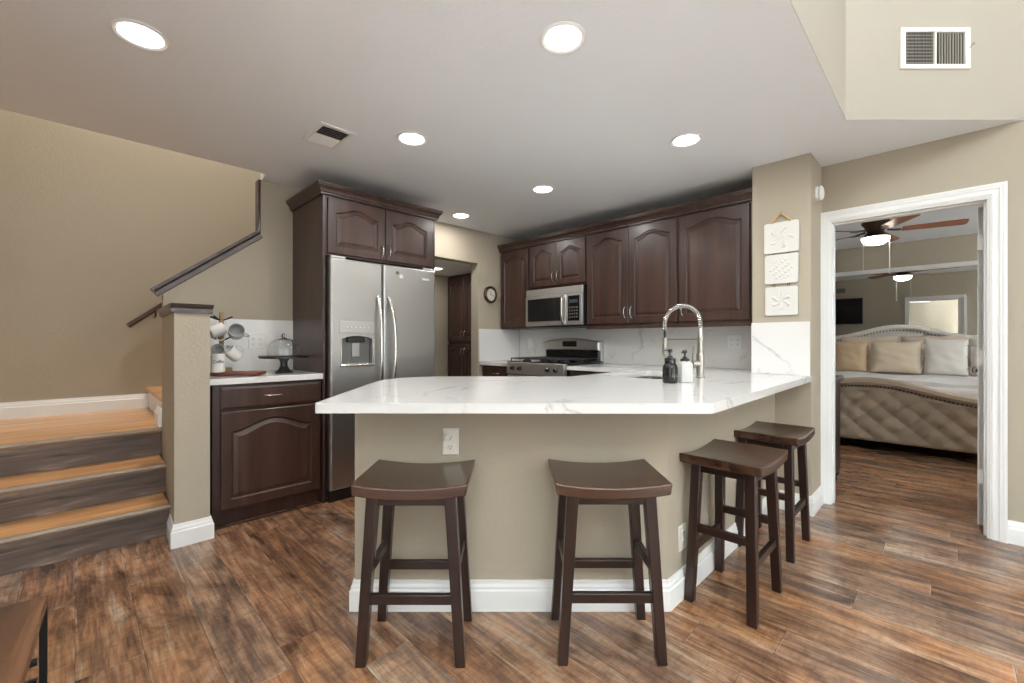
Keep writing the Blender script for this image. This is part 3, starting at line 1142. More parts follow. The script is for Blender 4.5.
# ------------------------------------------------------------------ microwave (faces -X)
t = thing('microwave', 'stainless over the range microwave under the short cabinet', 'microwave', (3.555, 3.33, 1.325), RZ_MX)
mw, mh = .766, .408
obj('body', MB().box(.001, mw - .001, .02, .385, .001, mh), M_black, t, .003)
obj('vent_panel', MB().box(0, mw, -.002, .02, mh - .072, mh), M_steel_h, t, .004)
door_m = obj('door', MB().box(0, .565, -.012, .0195, .012, mh - .076), M_steel_h, t, .005)
obj('window', MB().box(.035, .50, -.015, -.0125, .06, mh - .105), M_glassblack, door_m, .001)
obj('control_panel', MB().box(.568, mw, -.012, .0195, .012, mh - .076), M_steel_h, t, .004)
cpn = obj('keypad', MB().box(.592, .735, -.015, -.0122, .055, mh - .1), M_glassblack, t, .001)
for r in range(4):
    for c_ in range(4):
        obj('key', MB().box(.61 + c_ * .029, .626 + c_ * .029, -.0158, -.0151, .085 + r * .032, .101 + r * .032), M_grille, cpn)
obj('display', MB().box(.61, .715, -.0158, -.0151, .235, .27), mat('display_glass', (.06, .07, .07), .2), cpn)
pts = [(.53, -.013, .03), (.535, -.04, .05), (.54, -.052, .10), (.54, -.055, .17), (.54, -.052, .24), (.535, -.04, .29), (.53, -.013, .315)]
obj('door_handle', MB().tube(pts, .012, 12), M_chrome, door_m, smooth=True)
obj('underside', MB().box(.05, mw - .05, .03, .36, -.006, .0005), M_grille, t)

# ------------------------------------------------------------------ gas range (faces -X)
t = thing('gas_range', 'stainless gas range with black grates below the microwave', 'stove', (3.27, 3.331, 0), RZ_MX)
rw = .768
obj('body', MB().box(.002, rw - .002, .03, .66, .02, .905), M_black, t, .003)
obj('toe_drawer', MB().box(.004, rw - .004, 0, .029, .05, .22), M_steel_h, t, .004)
od = obj('oven_door', MB().box(.004, rw - .004, -.01, .029, .23, .82), M_steel_h, t, .005)
obj('oven_window', MB().box(.14, rw - .14, -.013, -.0102, .38, .66), M_glassblack, od, .001)
obj('oven_handle', MB().tube([(.06, -.01, .78), (.07, -.05, .78), (rw / 2, -.06, .78), (rw - .07, -.05, .78), (rw - .06, -.01, .78)], .012, 12), M_chrome, od, smooth=True)
kp = obj('knob_panel', MB().sweep([(-.02, .83), (-.014, .955), (.03, .955), (.03, .83)], (0, 0, 0), (rw, 0, 0), side=Vector((0, 1, 0))), M_steel_h, t, .004)
for x in (.09, .19, .57, .67):
    obj('knob', MB().lathe([(.024, -.012), (.024, -.018), (.02, -.02), (.018, -.042), (.015, -.045)], x, 0, .892, 20, 'y'), M_black, kp, smooth=True)
ck = obj('cooktop', MB().box(0, rw, -.012, .62, .9551, .965), M_glassblack, t, .002)
for gx in (.02, .275, .53):
    gw = .22
    gm = MB()
    z = .992
    for xx in (gx, gx + gw):
        gm.tube([(xx, .03, z), (xx, .56, z)], .006, 6)
    for yy in (.03, .16, .30, .43, .56):
        gm.tube([(gx, yy, z), (gx + gw, yy, z)], .006, 6)
    gm.tube([(gx + gw / 2, .03, z), (gx + gw / 2, .56, z)], .006, 6)
    for xx in (gx, gx + gw):
        for yy in (.03, .30, .56):
            gm.tube([(xx, yy, .965), (xx, yy, z)], .006, 6)
    obj('grate', gm, M_grate, t)
for bx_, by_ in ((.13, .16), (.13, .43), (.385, .3), (.64, .16), (.64, .43)):
    obj('burner', MB().lathe([(.045, 0), (.045, .008), (.03, .01), (.03, .018), (.01, .02)], bx_, by_, .9652, 20), M_grate, t, smooth=True)
def arc_face(ins, y, z0):
    return [(x, y, z) for x, z in [(ins, z0), (rw - ins, z0)] + [(rw - ins - (rw - 2 * ins) * k / 12, 1.165 - ins + .04 * (1 - (k / 6 - 1) ** 2)) for k in range(13)]]


bgd = obj('backguard', MB().loops([arc_face(0, .660, .9655), arc_face(0, .60, .9655)], True, True), M_steel_h, t, .003)
obj('backguard_panel', MB().box(.03, rw - .03, .590, .5995, .968, 1.075), M_glassblack, bgd, .002)
obj('control_fascia', MB().loops([arc_face(0, .5995, 1.076), arc_face(0, .575, 1.076), arc_face(.012, .560, 1.084)], True, True), M_steel_h, bgd)
obj('clock_display', MB().box(rw / 2 - .085, rw / 2 + .105, .554, .5595, 1.115, 1.175), M_glassblack, bgd, .001)

# ------------------------------------------------------------------ pantry in the hallway (faces -X)
t = thing('pantry_cabinet', 'tall dark wood pantry cabinet in the hallway beyond the refrigerator', 'cabinet', (3.64, 4.875, 0), RZ_MX)
w = .92
obj('body', MB().box(0, w, .0005, .30, .08, 2.06).box(0, w, .05, .3, 0, .08), M_cab, t)
for k in range(2):
    dw = .345
    for z0, hh, hz in ((.10, 1.03, .93), (1.17, .86, .09)):
        cab_door(t, .005 + k * (dw + .004), z0, dw, hh, dw - .03 if k == 0 else .03, hz, rise=.05)

# ------------------------------------------------------------------ clock
t = thing('wall_clock', 'small round wall clock with dark frame beside the hallway opening', 'clock', (3.45, 3.819, 1.72), 0)
obj('frame', MB().lathe([(.1, -.001), (.1, -.022), (.088, -.034), (.074, -.03), (.072, -.018), (.07, -.001)], 0, 0, 0, 36, 'y'), M_bronze, t, smooth=True)
obj('dial', MB().lathe([(.071, -.012), (.071, -.016)], 0, 0, 0, 36, 'y'), mat('clock_face', g((222, 214, 196)), .5), t)
obj('hour_hand', MB().box(-.003, .003, -.02, -.018, -.004, .035), M_text, t)
mh_ = obj('minute_hand', MB().box(-.002, .002, -.022, -.0205, -.004, .055), M_text, t)
mh_.rotation_euler = (0, 1.9, 0)
for k in range(12):
    a_ = k * PI / 6
    o = obj('hour_mark', MB().box(-.0015, .0015, -.0175, -.0162, .052, .064), M_text, t)
    o.rotation_euler = (0, a_, 0)

# ------------------------------------------------------------------ plaques on the wing wall (faces -X)


def plaque_mb(s, kind):
    mb = MB()
    n = 56
    h = s / 2

    def fn(u, v):
        x, z = (u - .5) * s, (v - .5) * s
        r, th = math.hypot(x, z) / h, math.atan2(z, x)
        if kind == 0:
            val = math.cos(5 * th) * .5 + math.cos(10 * th + 9 * r) * .5
            hh = max(0, val) * (1 if .1 < r < .8 else 0)
        elif kind == 1:
            hh = max(0, math.sin(x * 170) * math.sin(z * 150 + x * 60)) * (1 if r < .85 else 0)
        else:
            hh = max(0, math.cos(6 * th + 5 * r)) * (1 if .15 < r < .7 else 0)
        e = max(abs(x), abs(z)) / h
        if e > .9:
            hh = 0
        return (x, -.012 - .007 * hh, z)
    mb.grid(fn, n, n)
    return mb


t = thing('wall_hanging', 'white three panel carved wall hanging on the wing wall', 'wall decor', (3.4985, .829, 1.72), RZ_MX)
for k, (zc_, s_) in enumerate(((.178, .214), (-.042, .205), (-.267, .199))):
    lp = [[(q[0], y_, q[1]) for q in rounded([((-s_ / 2, -s_ / 2), .016), ((s_ / 2, -s_ / 2), .016), ((s_ / 2, s_ / 2), .016), ((-s_ / 2, s_ / 2), .016)], 0, 5)] for y_ in (-.002, -.014)]
    p_ = obj('panel', MB().loops(lp, True, True), M_plaque, t, .002, loc=(0, 0, zc_))
    obj('carving', plaque_mb(s_ * .86, k), M_plaque, p_, smooth=True, loc=(0, -.0016, 0))
for zc_ in (.066, -.156):
    for x_ in (-.045, .045):
        obj('link_ring', MB().tube([(x_ + .007 * math.cos(a_), -.008, zc_ + .012 * math.sin(a_)) for a_ in [i * PI / 6 for i in range(12)]], .0022, 6, True), M_bronze, t)
for sgn in (-1, 1):
    for i in range(9):
        u = i / 8
        obj('bead', MB().sphere((sgn * (.006 + .05 * u), -.012, .340 - .052 * u), .0078, (1, 1, 1), 10, 6), M_bead, t, smooth=True)
obj('hook', MB().sphere((0, -.008, .347), .006), M_bronze, t)

# sensor on the side of the wing wall (faces -Y)
t = thing('wall_sensor', 'white oval sensor high on the side of the wing wall', 'sensor', (3.66, .656, 2.2), 0)
obj('base_plate', MB().lathe([(.05, 0), (.05, -.012), (.045, -.015)], 0, 0, 0, 30, 'y'), M_white, t, smooth=True)
o = obj('cover', MB().sphere((0, -.028, 0), .045, (1, .42, 1.15)), M_white, t, smooth=True)

# ------------------------------------------------------------------ outlets


def outlet(loc, rz, label, wide=False, plug=False, kind='outlet', pm=None):
    M_plate = pm or globals()['M_plate']
    t = thing('outlet_plate' if kind == 'outlet' else 'switch_plate', label, kind, loc, rz)
    w_ = .058 if wide else .036
    obj('plate', MB().loops([rect4(-w_, w_, -.058, .058, 0, 0), rect4(-w_, w_, -.058, .058, .0, -.003), rect4(-w_, w_, -.058, .058, .004, -.006)], True, True), M_plate, t)
    xs = (-.024, .024) if wide else (0,)
    for x in xs:
        for z in (-.021, .021):
            s_ = obj('socket', MB().lathe([(.015, -.006), (.015, -.0085), (.013, -.009)], x, 0, z, 18, 'y'), M_plate, t, smooth=True)
            obj('slot', MB().box(x - .0065, x - .0045, -.0096, -.009, z - .002, z + .006).box(x + .0045, x + .0065, -.0096, -.009, z - .002, z + .006).box(x - .002, x + .002, -.0096, -.009, z - .009, z - .005), M_text, s_)
    if plug:
        obj('plug_in', MB().box(-.026, -.004, -.03, -.006, .008, .036), M_plate, t, .004)
    return t


outlet((*LD(-.268, 1.9098), .733), -PI / 4, 'ivory outlet on the peninsula front above the left stool', plug=True)
outlet((1.975, .8695, .27), 0, 'ivory outlet low on the peninsula side near the baseboard')
outlet((.998, 3.8025, 1.17), 0, 'white outlet plate on the backsplash beside the cake stand', True, pm=M_white)
outlet((3.9325, 1.275, 1.165), RZ_MX, 'white outlet plate on the backsplash right of the faucet', True, pm=M_white)
outlet((3.9325, 3.62, 1.15), RZ_MX, 'white outlet plate on the backsplash left of the range', pm=M_white)

# ------------------------------------------------------------------ ceiling fixtures


def downlight(x, y, z, label, power=6.5):
    t = thing('recessed_light', label, 'ceiling light', (x, y, z), 0, 'recessed ceiling lights')
    obj('trim_ring', MB().lathe([(.098, -.0005), (.098, -.004), (.088, -.009), (.076, -.004), (.074, -.0005)], 0, 0, 0, 36), M_white, t, smooth=True)
    obj('lens', MB().lathe([(.0735, -.001), (.0735, -.0055), (.06, -.0065)], 0, 0, 0, 32), M_lamp, t)
    l = bpy.data.lights.new('lamp_glow', 'AREA')
    l.shape = 'DISK'
    l.size = .14
    l.energy = power
    l.color = (1.0, .975, .94)
    lo = bpy.data.objects.new('lamp_glow', l)
    C.objects.link(lo)
    lo.parent = t
    lo.location = (0, 0, -.012)
    return t


downlight(.193, 2.367, CH, 'round recessed ceiling light above the steps')
downlight(1.444, 1.142, CH, 'large round recessed ceiling light above the peninsula stools')
downlight(1.491, 2.376, CH, 'round recessed ceiling light right of the ceiling vent')
downlight(2.723, 1.172, CH, 'round recessed ceiling light nearest the wing wall')
downlight(2.756, 2.391, CH, 'round recessed ceiling light in the middle of the kitchen')
downlight(2.751, 3.478, CH, 'small far recessed ceiling light near the clock wall')
downlight(3.132, 4.451, 2.067, 'recessed light in the low hallway ceiling', 3)
downlight(.6, 4.5, 5.0, 'added unseen light at the top of the stair shaft', 75)  # out-of-view fixture added to brighten the stair wall

t = thing('ceiling_vent', 'square white supply vent in the kitchen ceiling', 'vent', (1.106, 2.713, CH), 0)
mb = MB()
for x0, x1, y0, y1 in ((-.105, -.08, -.155, .155), (.08, .105, -.155, .155), (-.08, .08, -.155, -.125), (-.08, .08, .125, .155)):
    mb.box(x0, x1, y0, y1, -.01, -.0005)
obj('frame', mb, M_white, t, .003)
obj('backing', MB().box(-.08, .08, -.125, .125, -.002, -.0005), M_dark, t)
for k in range(12):
    y = -.118 + k * .0215
    obj('slat', MB().sweep([(-.008, 0.001), (-.007, .0), (.006, -.0075), (.005, -.0075)] if k >= 6 else [(.008, 0.001), (.007, .0), (-.006, -.0075), (-.005, -.0075)], (-.08, y, -.002), (.08, y, -.002), side=Vector((0, 1, 0))), M_white, t)

# return vent on the raised diagonal wall (front faces the camera axis)
vx, vy = LD(2.418 - .0, 2.5045)
t = thing('wall_vent', 'white two panel air vent on the raised wall at upper right', 'vent', (vx, vy, 2.846), -PI / 4)
W2, H2 = .20, .118
mb = MB()
mb.box(-W2, W2, -.012, 0, H2 - .026, H2).box(-W2, W2, -.012, 0, -H2, -H2 + .026).box(-W2, -W2 + .03, -.012, 0, -H2 + .026, H2 - .026).box(W2 - .03, W2, -.012, 0, -H2 + .026, H2 - .026).box(-.006, .006, -.012, 0, -H2 + .026, H2 - .026)
obj('frame', mb, M_plate, t, .002)
obj('backing', MB().box(-W2 + .03, W2 - .03, -.002, 0, -H2 + .026, H2 - .026), M_dark, t)
for k in range(22):
    x = -W2 + .037 + k * .0155
    if abs(x) < .01:
        continue
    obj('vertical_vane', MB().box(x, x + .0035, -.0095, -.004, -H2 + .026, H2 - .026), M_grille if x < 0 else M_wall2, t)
for k in range(9):
    z = -H2 + .035 + k * .0195
    obj('cross_vane', MB().box(-W2 + .03, -.006, -.004, -.0025, z, z + .006), M_wall2, t)
obj('damper_lever', MB().tube([(W2 - .006, -.01, .0), (W2 - .002, -.03, .012)], .003).sphere((W2 - .002, -.031, .013), .006), M_wall2, t)

# ------------------------------------------------------------------ coffee corner
t = thing('cutting_board', 'red brown wooden board under the coffee canister', 'board', (.775, 3.40, CT), -.62)
mb = MB()
pts = rounded([((-.155, -.07), .03), ((.155, -.07), .06), ((.155, .10), .03), ((-.155, .10), .03)], 0, 6)
obj('board_top', MB().prism(pts, .006, .026), M_board, t, .005)
obj('board_feet', MB().box(-.13, -.09, -.05, .08, .0005, .0065).box(.09, .13, -.05, .08, .0005, .0065), M_board, t)
BT = CT + .027
t = thing('coffee_canister', 'white ceramic canister lettered Coffee on the wooden board', 'canister', (.668, 3.41, BT), 0)
obj('canister_body', MB().lathe([(.036, 0), (.04, .004), (.04, .118), (.037, .122), (.034, .118)], 0, 0, 0, 28), M_mug, t, smooth=True)
cu = bpy.data.curves.new('lettering', 'FONT')
cu.body = 'Coffee'
cu.size = .030
cu.shear = .35
cu.extrude = .0004
cu.align_x = 'CENTER'
cu.offset = .0004
tmp = bpy.data.objects.new('tmp', cu)
C.objects.link(tmp)
bpy.context.view_layer.update()
me = bpy.data.meshes.new_from_object(tmp.evaluated_get(bpy.context.evaluated_depsgraph_get()))
bpy.data.objects.remove(tmp)
face_dir = math.atan2(-3.41, -.668)  # towards the room, where the photo reads it
for v in me.vertices:
    x, z = v.co.x * .82, v.co.y
    a_ = face_dir + x / .0406
    v.co = Vector((.0406 * math.cos(a_), .0406 * math.sin(a_), .062 + z))
me.materials.clear()
me.materials.append(M_text)
lt = bpy.data.objects.new('lettering', me)
C.objects.link(lt)
lt.parent = t

t = thing('mug_tree', 'wooden mug tree behind the coffee canister', 'mug rack', (.725, 3.60, CT), 0)
obj('base', MB().box(-.055, .055, -.055, .045, .0005, .05), M_olive, t, .004)
obj('post', MB().box(-.013, .013, -.013, .013, .05, .435), M_olive, t, .003)
arms = [(.39, -.75), (.39, 2.4), (.39, -2.4), (.25, -.9), (.25, -2.1), (.25, 2.3)]
for z, a_ in arms:
    c_, s_ = math.cos(a_), math.sin(a_)
    obj('peg', MB().tube([(0.012 * c_, .012 * s_, z - .01), (.045 * c_, .045 * s_, z + .0), (.075 * c_, .075 * s_, z + .014)], [.005, .005, .006], 8), M_blackmetal, t, smooth=True)


def mug(loc, rot, mat_, label, r=.042, h=.088):
    t = thing('mug', label, 'mug', loc, 0, None)
    t.rotation_euler = rot
    obj('cup', MB().lathe([(r * .72, 0), (r * .86, .004), (r, .02), (r, h), (r * .93, h), (r * .92, .02), (r * .7, .008)], 0, 0, 0, 28), mat_, t, smooth=True)
    obj('mug_handle', MB().tube([(r - .003, 0, h * .8), (r + .018, 0, h * .82), (r + .03, 0, h * .62), (r + .028, 0, h * .38), (r + .012, 0, h * .22), (r - .003, 0, h * .22)], .005, 8), mat_, t, smooth=True)
    return t


mug((.775, 3.43, CT + .28), (1.25, .35, -.3), M_muggrey, 'grey mug hanging open end out at the top right of the mug tree', .047, .09)
mug((.645, 3.52, CT + .285), (.25, 1.1, .3), M_mug, 'white mug hanging at the top left of the mug tree')
mug((.80, 3.46, CT + .115), (.5, -.7, -.6), M_mug, 'white mug hanging low on the right of the mug tree')
mug((.69, 3.50, CT + .155), (1.2, -.5, -.1), M_muggrey, 'grey mug hanging just above the coffee canister', .038, .08)

t = thing('cake_stand', 'dark wood cake stand with glass dome on the coffee corner worktop', 'cake stand', (1.083, 3.45, CT), 0)
obj('pedestal', MB().lathe([(.062, .0005), (.06, .008), (.035, .03), (.024, .055), (.026, .085), (.04, .107)], 0, 0, 0, 32), M_pedestal, t, smooth=True)
obj('plate', MB().lathe([(.155, .107), (.165, .112), (.165, .124), (.158, .128)], 0, 0, 0, 40), M_stool, t, smooth=True)
obj('glass_dome', MB().lathe([(.1055, .129), (.108, .1285), (.109, .17), (.1, .21), (.07, .24), (.02, .252), (.012, .256), (.018, .268), (.014, .285), (.004, .29), (.003, .2515), (.02, .2495), (.069, .2375), (.0978, .209), (.1065, .17), (.1055, .1295)], 0, 0, 0, 36), M_glass, t, smooth=True, fix=False)

# ------------------------------------------------------------------ bar stools


def make_stool(loc, rz, label):
    t = thing('bar_stool', label, 'bar stool', (*loc, 0), rz, None)
    W, D, H = .418, .338, .665
    nu, nv = 18, 8
    mb = MB()

    def topz(u):
        return H - .018 * (1 - (2 * u - 1) ** 2)
    for layer, dz, ins in ((0, 0, 0),):
        pass
    ts = []
    for side in (0, 1):
        for j in range(2):
            pass
    # profile across the width, extruded along depth
    prof = [((u - .5) * W, topz(u)) for u in [i / nu for i in range(nu + 1)]]
    low = [((u - .5) * (W - .012), topz(u) - .042) for u in [i / nu for i in range(nu, -1, -1)]]
    ring = prof + low
    mb.loops([[(p[0], y, p[1]) for p in ring] for y in (-D / 2, D / 2)], True, True)
    obj('seat', mb, M_seat, t, .006, seg=3)
    tx, ty, bx, by = .140, .112, .180, .130
    zt = H - .038
    legs = {}
    for sx in (-1, 1):
        for sy in (-1, 1):
            obj('leg', MB().bar((sx * bx, sy * by, 0.0), (sx * tx, sy * ty, zt - (.004 if 1 else 0)), .036, .038, .042, .042), M_stool, t, .003)

    def at(z):
        u = z / zt
        return bx + (tx - bx) * u, by + (ty - by) * u
    x_, y_ = at(.235)
    for sy in (-1, 1):
        obj('stretcher', MB().box(-x_ + .015, x_ - .015, sy * y_ - .011, sy * y_ + .011, .217, .253), M_stool, t, .003)
    x_, y_ = at(.33)
    for sx in (-1, 1):
        obj('stretcher', MB().box(sx * x_ - .011, sx * x_ + .011, -y_ + .016, y_ - .016, .312, .348), M_stool, t, .003)
    x_, y_ = at(.59)
    for sy in (-1, 1):
        obj('apron', MB().box(-x_ + .018, x_ - .018, sy * y_ - .009, sy * y_ + .009, .572, .607), M_stool, t, .002)
    for sx in (-1, 1):
        obj('apron', MB().box(sx * x_ - .009, sx * x_ + .009, -y_ + .018, y_ - .018, .58, .615), M_stool, t, .002)
    return t


GS = 'saddle seat stools around the peninsula'
s0 = make_stool(LD(-.366, 1.712), -PI / 4, 'dark wood saddle stool under the outlet at the left of the peninsula front')
s0['group'] = GS
dup(s0, (*LD(.364, 1.722), 0), -PI / 4, 'dark wood saddle stool at the middle of the peninsula front', GS)
dup(s0, (2.15, .70, 0), 0, 'dark wood saddle stool on the peninsula side nearest the front corner', GS)
dup(s0, (2.87, .725, 0), 0, 'dark wood saddle stool farthest back beside the wing wall', GS)

# ------------------------------------------------------------------ low table at the lower left
t = thing('side_table', 'dark wood table with black metal frame cropped at lower left', 'table', (-.054, 1.812, 0), -.06)
obj('tabletop', MB().box(-.70, 0, -.62, 0, .425, .45), M_table, t, .003)
for x in (-.69, -.01):
    for y in (-.61, -.01):
        obj('leg', MB().box(x - .0065, x + .0095, y - .0065, y + .0095, 0, .4245), M_blackmetal, t, .001)
for z in (.22, .275):
    for y in (-.61, -.01):
        obj('rail', MB().box(-.68, -.02, y - .008, y + .008, z - .008, z + .008), M_blackmetal, t, .001)

# ------------------------------------------------------------------ bedroom
bed = thing('bed', 'king bed with tufted taupe footboard and arched headboard', 'bed', (6.08, .53, 0), RZ_MX)
BW = 1.02   # half width


def foot_top(u):   # u = local x (towards world -Y)
    return .595 + .185 * math.exp(-((u + .08) / .62) ** 2 * 1.0)


def head_top(u):
    e = abs(u - .03)
    return 1.25 + .155 * (0.5 + .5 * math.cos(PI * min(1, e / .78)))


# footboard with diamond tufting
def tuft(u, z):
    a_, b_ = (u / .22 + z / .20), (u / .22 - z / .20)
    d2 = min(math.hypot((u - (i_ + j_) / 2 * .22), (z - (i_ - j_) / 2 * .20)) for i_ in (math.floor(a_), math.floor(a_) + 1) for j_ in (math.floor(b_), math.floor(b_) + 1))
    cr = (abs(math.sin(PI * a_)) * abs(math.sin(PI * b_))) ** .6
    return .30 * cr + .70 * (1 - math.exp(-(d2 / .04) ** 1.2))


def foot_fn(uu, vv):
    x = (uu - .5) * 2 * BW
    z0, z1 = .10, foot_top(x) - .085
    z = z0 + (z1 - z0) * vv
    e = min(vv / .06, (1 - vv) / .06, uu / .03, (1 - uu) / .03, 1.0)
    return (x, -.012 - .05 * tuft(x, z - .1) * max(0, e) ** .5, z)


obj('tufted_panel', MB().grid(foot_fn, 240, 70), M_leather, bed, smooth=True)
mb = MB()
n = 48
ring_f = [((i / n - .5) * 2 * BW, foot_top((i / n - .5) * 2 * BW)) for i in range(n + 1)]
lpb = [(-BW, .10), (BW, .10)] + [(x, z - .03) for x, z in ring_f[::-1]]
mb.loops([[(x, y, z) for x, z in lpb] for y in (-.012, .10)], True, True)
fb = obj('footboard', mb, M_leather, bed, .01)
bor = [(x, -.02, z - .045) for x, z in ring_f]
mb = MB()
secs = []
for x, z in ring_f:
    secs.append([(x, y_, z + dz) for y_, dz in ((-.015, -.085), (-.05, -.075), (-.068, -.045), (-.055, -.012), (-.01, 0.0), (.06, .0), (.115, -.02), (.115, -.085))])
mb.loops(secs, True, True)
obj('rolled_border', mb, M_leather, bed, smooth=True)
mb = MB()
k = 0
x = -BW + .02
nails = MB()
while x < BW - .01:
    nails.sphere((x, -.044, foot_top(x) - .086), .0085, (1, .6, 1), 8, 5)
    x += .030
obj('nailhead_trim', nails, M_nail, bed, smooth=True)
# buttons at the lattice nodes (a, b both integers)
for ia in range(-8, 10):
    for ib in range(-10, 10):
        u = (ia + ib) / 2 * .22
        z = (ia - ib) / 2 * .20 + .1
        if abs(u) < BW - .05 and .13 < z < foot_top(u) - .11:
            obj('button', MB().sphere((u, -.014, z), .012, (1, .5, 1), 10, 6), M_leather, bed, smooth=True)
for x in (-BW + .06, BW - .06):
    obj('foot', MB().box(x - .035, x + .035, .01, .08, 0, .10), M_stool, bed, .004)
obj('side_rail', MB().box(-BW + .01, -BW + .06, .10, 2.02, .12, .38), M_leather, bed, .01)
obj('side_rail', MB().box(BW - .06, BW - .01, .10, 2.02, .12, .38), M_leather, bed, .01)
obj('box_base', MB().box(-BW + .07, BW - .07, .11, 2.02, .12, .42), M_dark, bed)
obj('mattress', MB().box(-BW + .06, BW - .06, .12, 2.0, .42, .70), M_sheet, bed, .05, seg=4)
# comforter, softly rumpled


def comf(uu, vv):
    x = (uu - .5) * 2 * (BW - .0)
    y = .14 + vv * 1.8
    drop = max(0, abs(x) - (BW - .09)) / .09
    z = .745 - .34 * drop ** 1.2 + .012 * math.sin(x * 7 + y * 3) * math.sin(y * 5) + .008 * math.sin(x * 17 + 1) * math.sin(y * 13) - .3 * max(0, 1 - vv / .03)
    return (x, y, z)


obj('comforter', MB().grid(comf, 60, 50), M_sheet, bed, smooth=True)
# headboard
ring_h = [((i / n - .5) * 2 * BW, head_top((i / n - .5) * 2 * BW)) for i in range(n + 1)]
lph = [(-BW, .15), (BW, .15)] + [(x, z - .03) for x, z in ring_h[::-1]]
obj('headboard', MB().loops([[(x, y, z) for x, z in lph] for y in (2.03, 2.10)], True, True), M_pale, bed, .01)
secs = []
for x, z in ring_h:
    secs.append([(x, y_, z + dz) for y_, dz in ((2.03, -.075), (2.005, -.07), (1.985, -.04), (2.0, -.01), (2.03, 0.0), (2.10, .0), (2.112, -.02), (2.112, -.075))])
obj('headboard_border', MB().loops(secs, True, True), M_pale, bed, smooth=True)
nails = MB()
x = -BW + .02
while x < BW - .01:
    nails.sphere((x, 2.003, head_top(x) - .078), .009, (1, .6, 1), 8, 5)
    x += .035
obj('nailhead_trim', nails, M_nail, bed, smooth=True)


def pillow(y, x, z, w, h, d, mat_, label, lean=.25, yaw=0, ties=0):
    """pillow standing on the mattress; world position, leaning to the headboard"""
    t = thing('pillow', label, 'pillow', (x, y, z), 0)
    t.rotation_euler = (0, 0, -PI / 2 + yaw)
    mb = MB()
    N_ = 22

    def f(sgn):
        def fn(uu, vv):
            a, b = uu * 2 - 1, vv * 2 - 1
            th = (max(0, 1 - a ** 4) * max(0, 1 - b ** 4)) ** .55
            sx = 1 - .06 * (1 - b * b) * 0 - .05 * b * b
            pinch = 1 - .05 * (1 - a * a)
            X = a * w / 2 * (1 - .05 * (1 - b * b))
            Z = (b * pinch + 1) * h / 2
            wr = .004 * math.sin(a * 9 + b * 4) + .003 * math.sin(b * 13 + a * 5)
            Y = sgn * (d / 2 * th + wr * th)
            return (X, Y + Z * lean, Z * math.cos(lean * .8))
        return fn
    mb.grid(f(-1), N_, N_)
    mb.grid(f(1), N_, N_)
    bmesh.ops.remove_doubles(mb.bm, verts=mb.bm.verts, dist=.0005)
    obj('cushion', mb, mat_, t, smooth=True)
    if ties:
        for k in range(ties):
            zt = h * (.2 + .6 * k / max(1, ties - 1))
            for s_ in (-1, 1):
                obj('tie', MB().tube([(s_ * (w / 2 - .02), -.02 + zt * lean, zt), (s_ * (w / 2 + .01), -.05 + zt * lean, zt + .02), (s_ * (w / 2 + .015), -.05 + zt * lean, zt - .05)], .006, 6), mat_, t, smooth=True)
    return t


MZ = .752
pillow(1.38, 7.84, MZ, .50, .40, .18, M_sheet, 'white pillow at the far left of the bed head')
pillow(.80, 7.83, MZ, .62, .50, .16, M_cream, 'cream square sham behind the tan pillow')
pillow(.16, 7.83, MZ, .62, .51, .16, M_floral, 'pale floral sham in the middle of the back row')
pillow(-.46, 7.83, MZ, .56, .48, .16, M_pale, 'pale sham at the right of the back row')
pillow(-.40, 7.60, MZ, .42, .38, .18, M_sheet, 'white pillow at the right end of the bed head')
pillow(.97, 7.60, MZ, .38, .42, .16, M_tan, 'tan square pillow with tied edges at the left front', ties=3)
pillow(.50, 7.58, MZ, .52, .43, .16, M_cream, 'wide cream pillow in the front row next to the tan pillow')
pillow(.03, 7.58, MZ, .40, .46, .16, M_pale, 'pale square pillow at the right of the front row', ties=3)

# mirror over the headboard
t = thing('wall_mirror', 'wide wall mirror above the headboard reflecting fan and doorway', 'mirror', (8.198, 2.9, 0), RZ_MX)
obj('mirror_glass', MB().box(.02, 5.2, -.006, -.001, .3, 2.15), M_mirror, t)
obj('top_track', MB().box(0, 5.22, -.05, -.0005, 2.15, 2.21).box(0, 5.22, -.03, -.0005, .24, .3), M_white, t, .004)

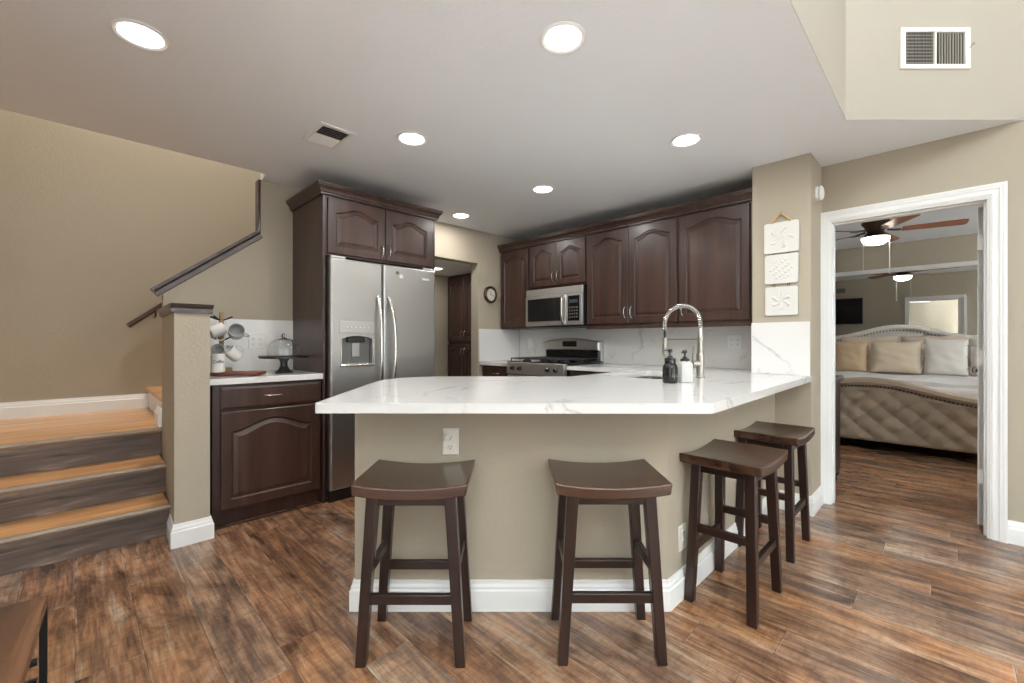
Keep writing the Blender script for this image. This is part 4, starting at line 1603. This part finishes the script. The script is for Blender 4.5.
# ceiling fan
t = thing('ceiling_fan', 'hugger ceiling fan with five wood blades and lit bowl', 'ceiling fan', (6.2, .57, 2.56), 0)
obj('motor_housing', MB().lathe([(.14, -.0005), (.145, -.02), (.12, -.06), (.125, -.10), (.10, -.13), (.085, -.165), (.07, -.19)], 0, 0, 0, 36), M_bronze, t, smooth=True)
obj('light_fitter', MB().lathe([(.075, -.19), (.08, -.2), (.1, -.225), (.124, -.245), (.126, -.2555)], 0, 0, 0, 36), M_bronze, t, smooth=True)
obj('light_bowl', MB().lathe([(.122, -.256), (.122, -.268), (.108, -.30), (.075, -.322), (.035, -.332), (.008, -.334)], 0, 0, 0, 36), M_globe, t, smooth=True)
for k in range(5):
    a_ = math.radians(-80 + 72 * k)
    br_ = obj('blade_arm', MB().tube([(.10, 0, -.175), (.15, .012, -.185), (.21, .0, -.19)], [.012, .01, .012], 8).box(.18, .26, -.035, .035, -.196, -.191), M_bronze, t, .002)
    br_.rotation_euler = (0, 0, a_)
    pts = rounded([((.22, -.05), .01), ((.72, -.068), .05), ((.72, .068), .05), ((.22, .05), .01)], 0, 6)
    bl_ = obj('blade', MB().prism(pts, -.004, .004), M_oak, t, .002)
    bl_.location = (0, 0, -.186)
    bl_.rotation_euler = (math.radians(12), 0, 0)
    bl_.matrix_basis = Matrix.Translation((0, 0, -.186)) @ Matrix.Rotation(a_, 4, 'Z') @ Matrix.Rotation(math.radians(-13), 4, 'X')
for x, ln in ((-.13, .40), (.11, .38)):
    yy = .09 if x < 0 else -.11
    obj('pull_chain', MB().tube([(x, yy, -.25), (x, yy, -.25 - ln)], .003, 6).sphere((x, yy, -.25 - ln - .008), .010), M_mug, t)
# dresser just inside the bedroom, television above it (seen in the mirror)
t = thing('dresser', 'dark wood dresser just inside the bedroom doorway at left', 'dresser', (4.012, .645, 0), 0)
obj('top', MB().box(0, .56, -.02, 1.52, .85, .885), M_stool, t, .008)
obj('case', MB().box(.01, .53, 0, 1.50, .10, .8495), M_stool, t, .004)
for r in range(3):
    for c_ in range(2):
        dr = obj('drawer', MB().box(.5305, .545, .03 + c_ * .73, .73 + c_ * .73, .13 + r * .235, .345 + r * .235), M_stool, t, .006)
        obj('knob', MB().lathe([(.006, 0), (.006, .015), (.015, .02), (.015, .028), (.006, .032)], .545, .38 + c_ * .73, .24 + r * .235, 14, 'x'), M_chrome, dr, smooth=True)
for x in (.05, .50):
    for y in (.04, 1.46):
        obj('foot', MB().lathe([(.02, 0), (.03, .02), (.022, .045), (.04, .06), (.045, .08), (.035, .0995)], x, y, 0, 18), M_stool, t, smooth=True)
t = thing('television', 'flat black television on the near bedroom wall seen in the mirror', 'television', (3.981, 1.85, 1.85), 0)
obj('casing', MB().box(.03, .07, -.50, .50, -.29, .29), M_black, t, .004)
obj('screen', MB().box(.0702, .072, -.485, .485, -.275, .275), M_glassblack, t)
obj('wall_bracket', MB().box(0.0, .03, -.1, .1, -.1, .1), M_black, t)
tag(obj('return_grille', MB().box(0, .01, -.08, .08, -.05, .05), M_grille, None, .002, loc=(3.981, 1.75, 2.33)), 'small dark vent above the television seen in the mirror', 'vent')
# second doorway of the near bedroom wall
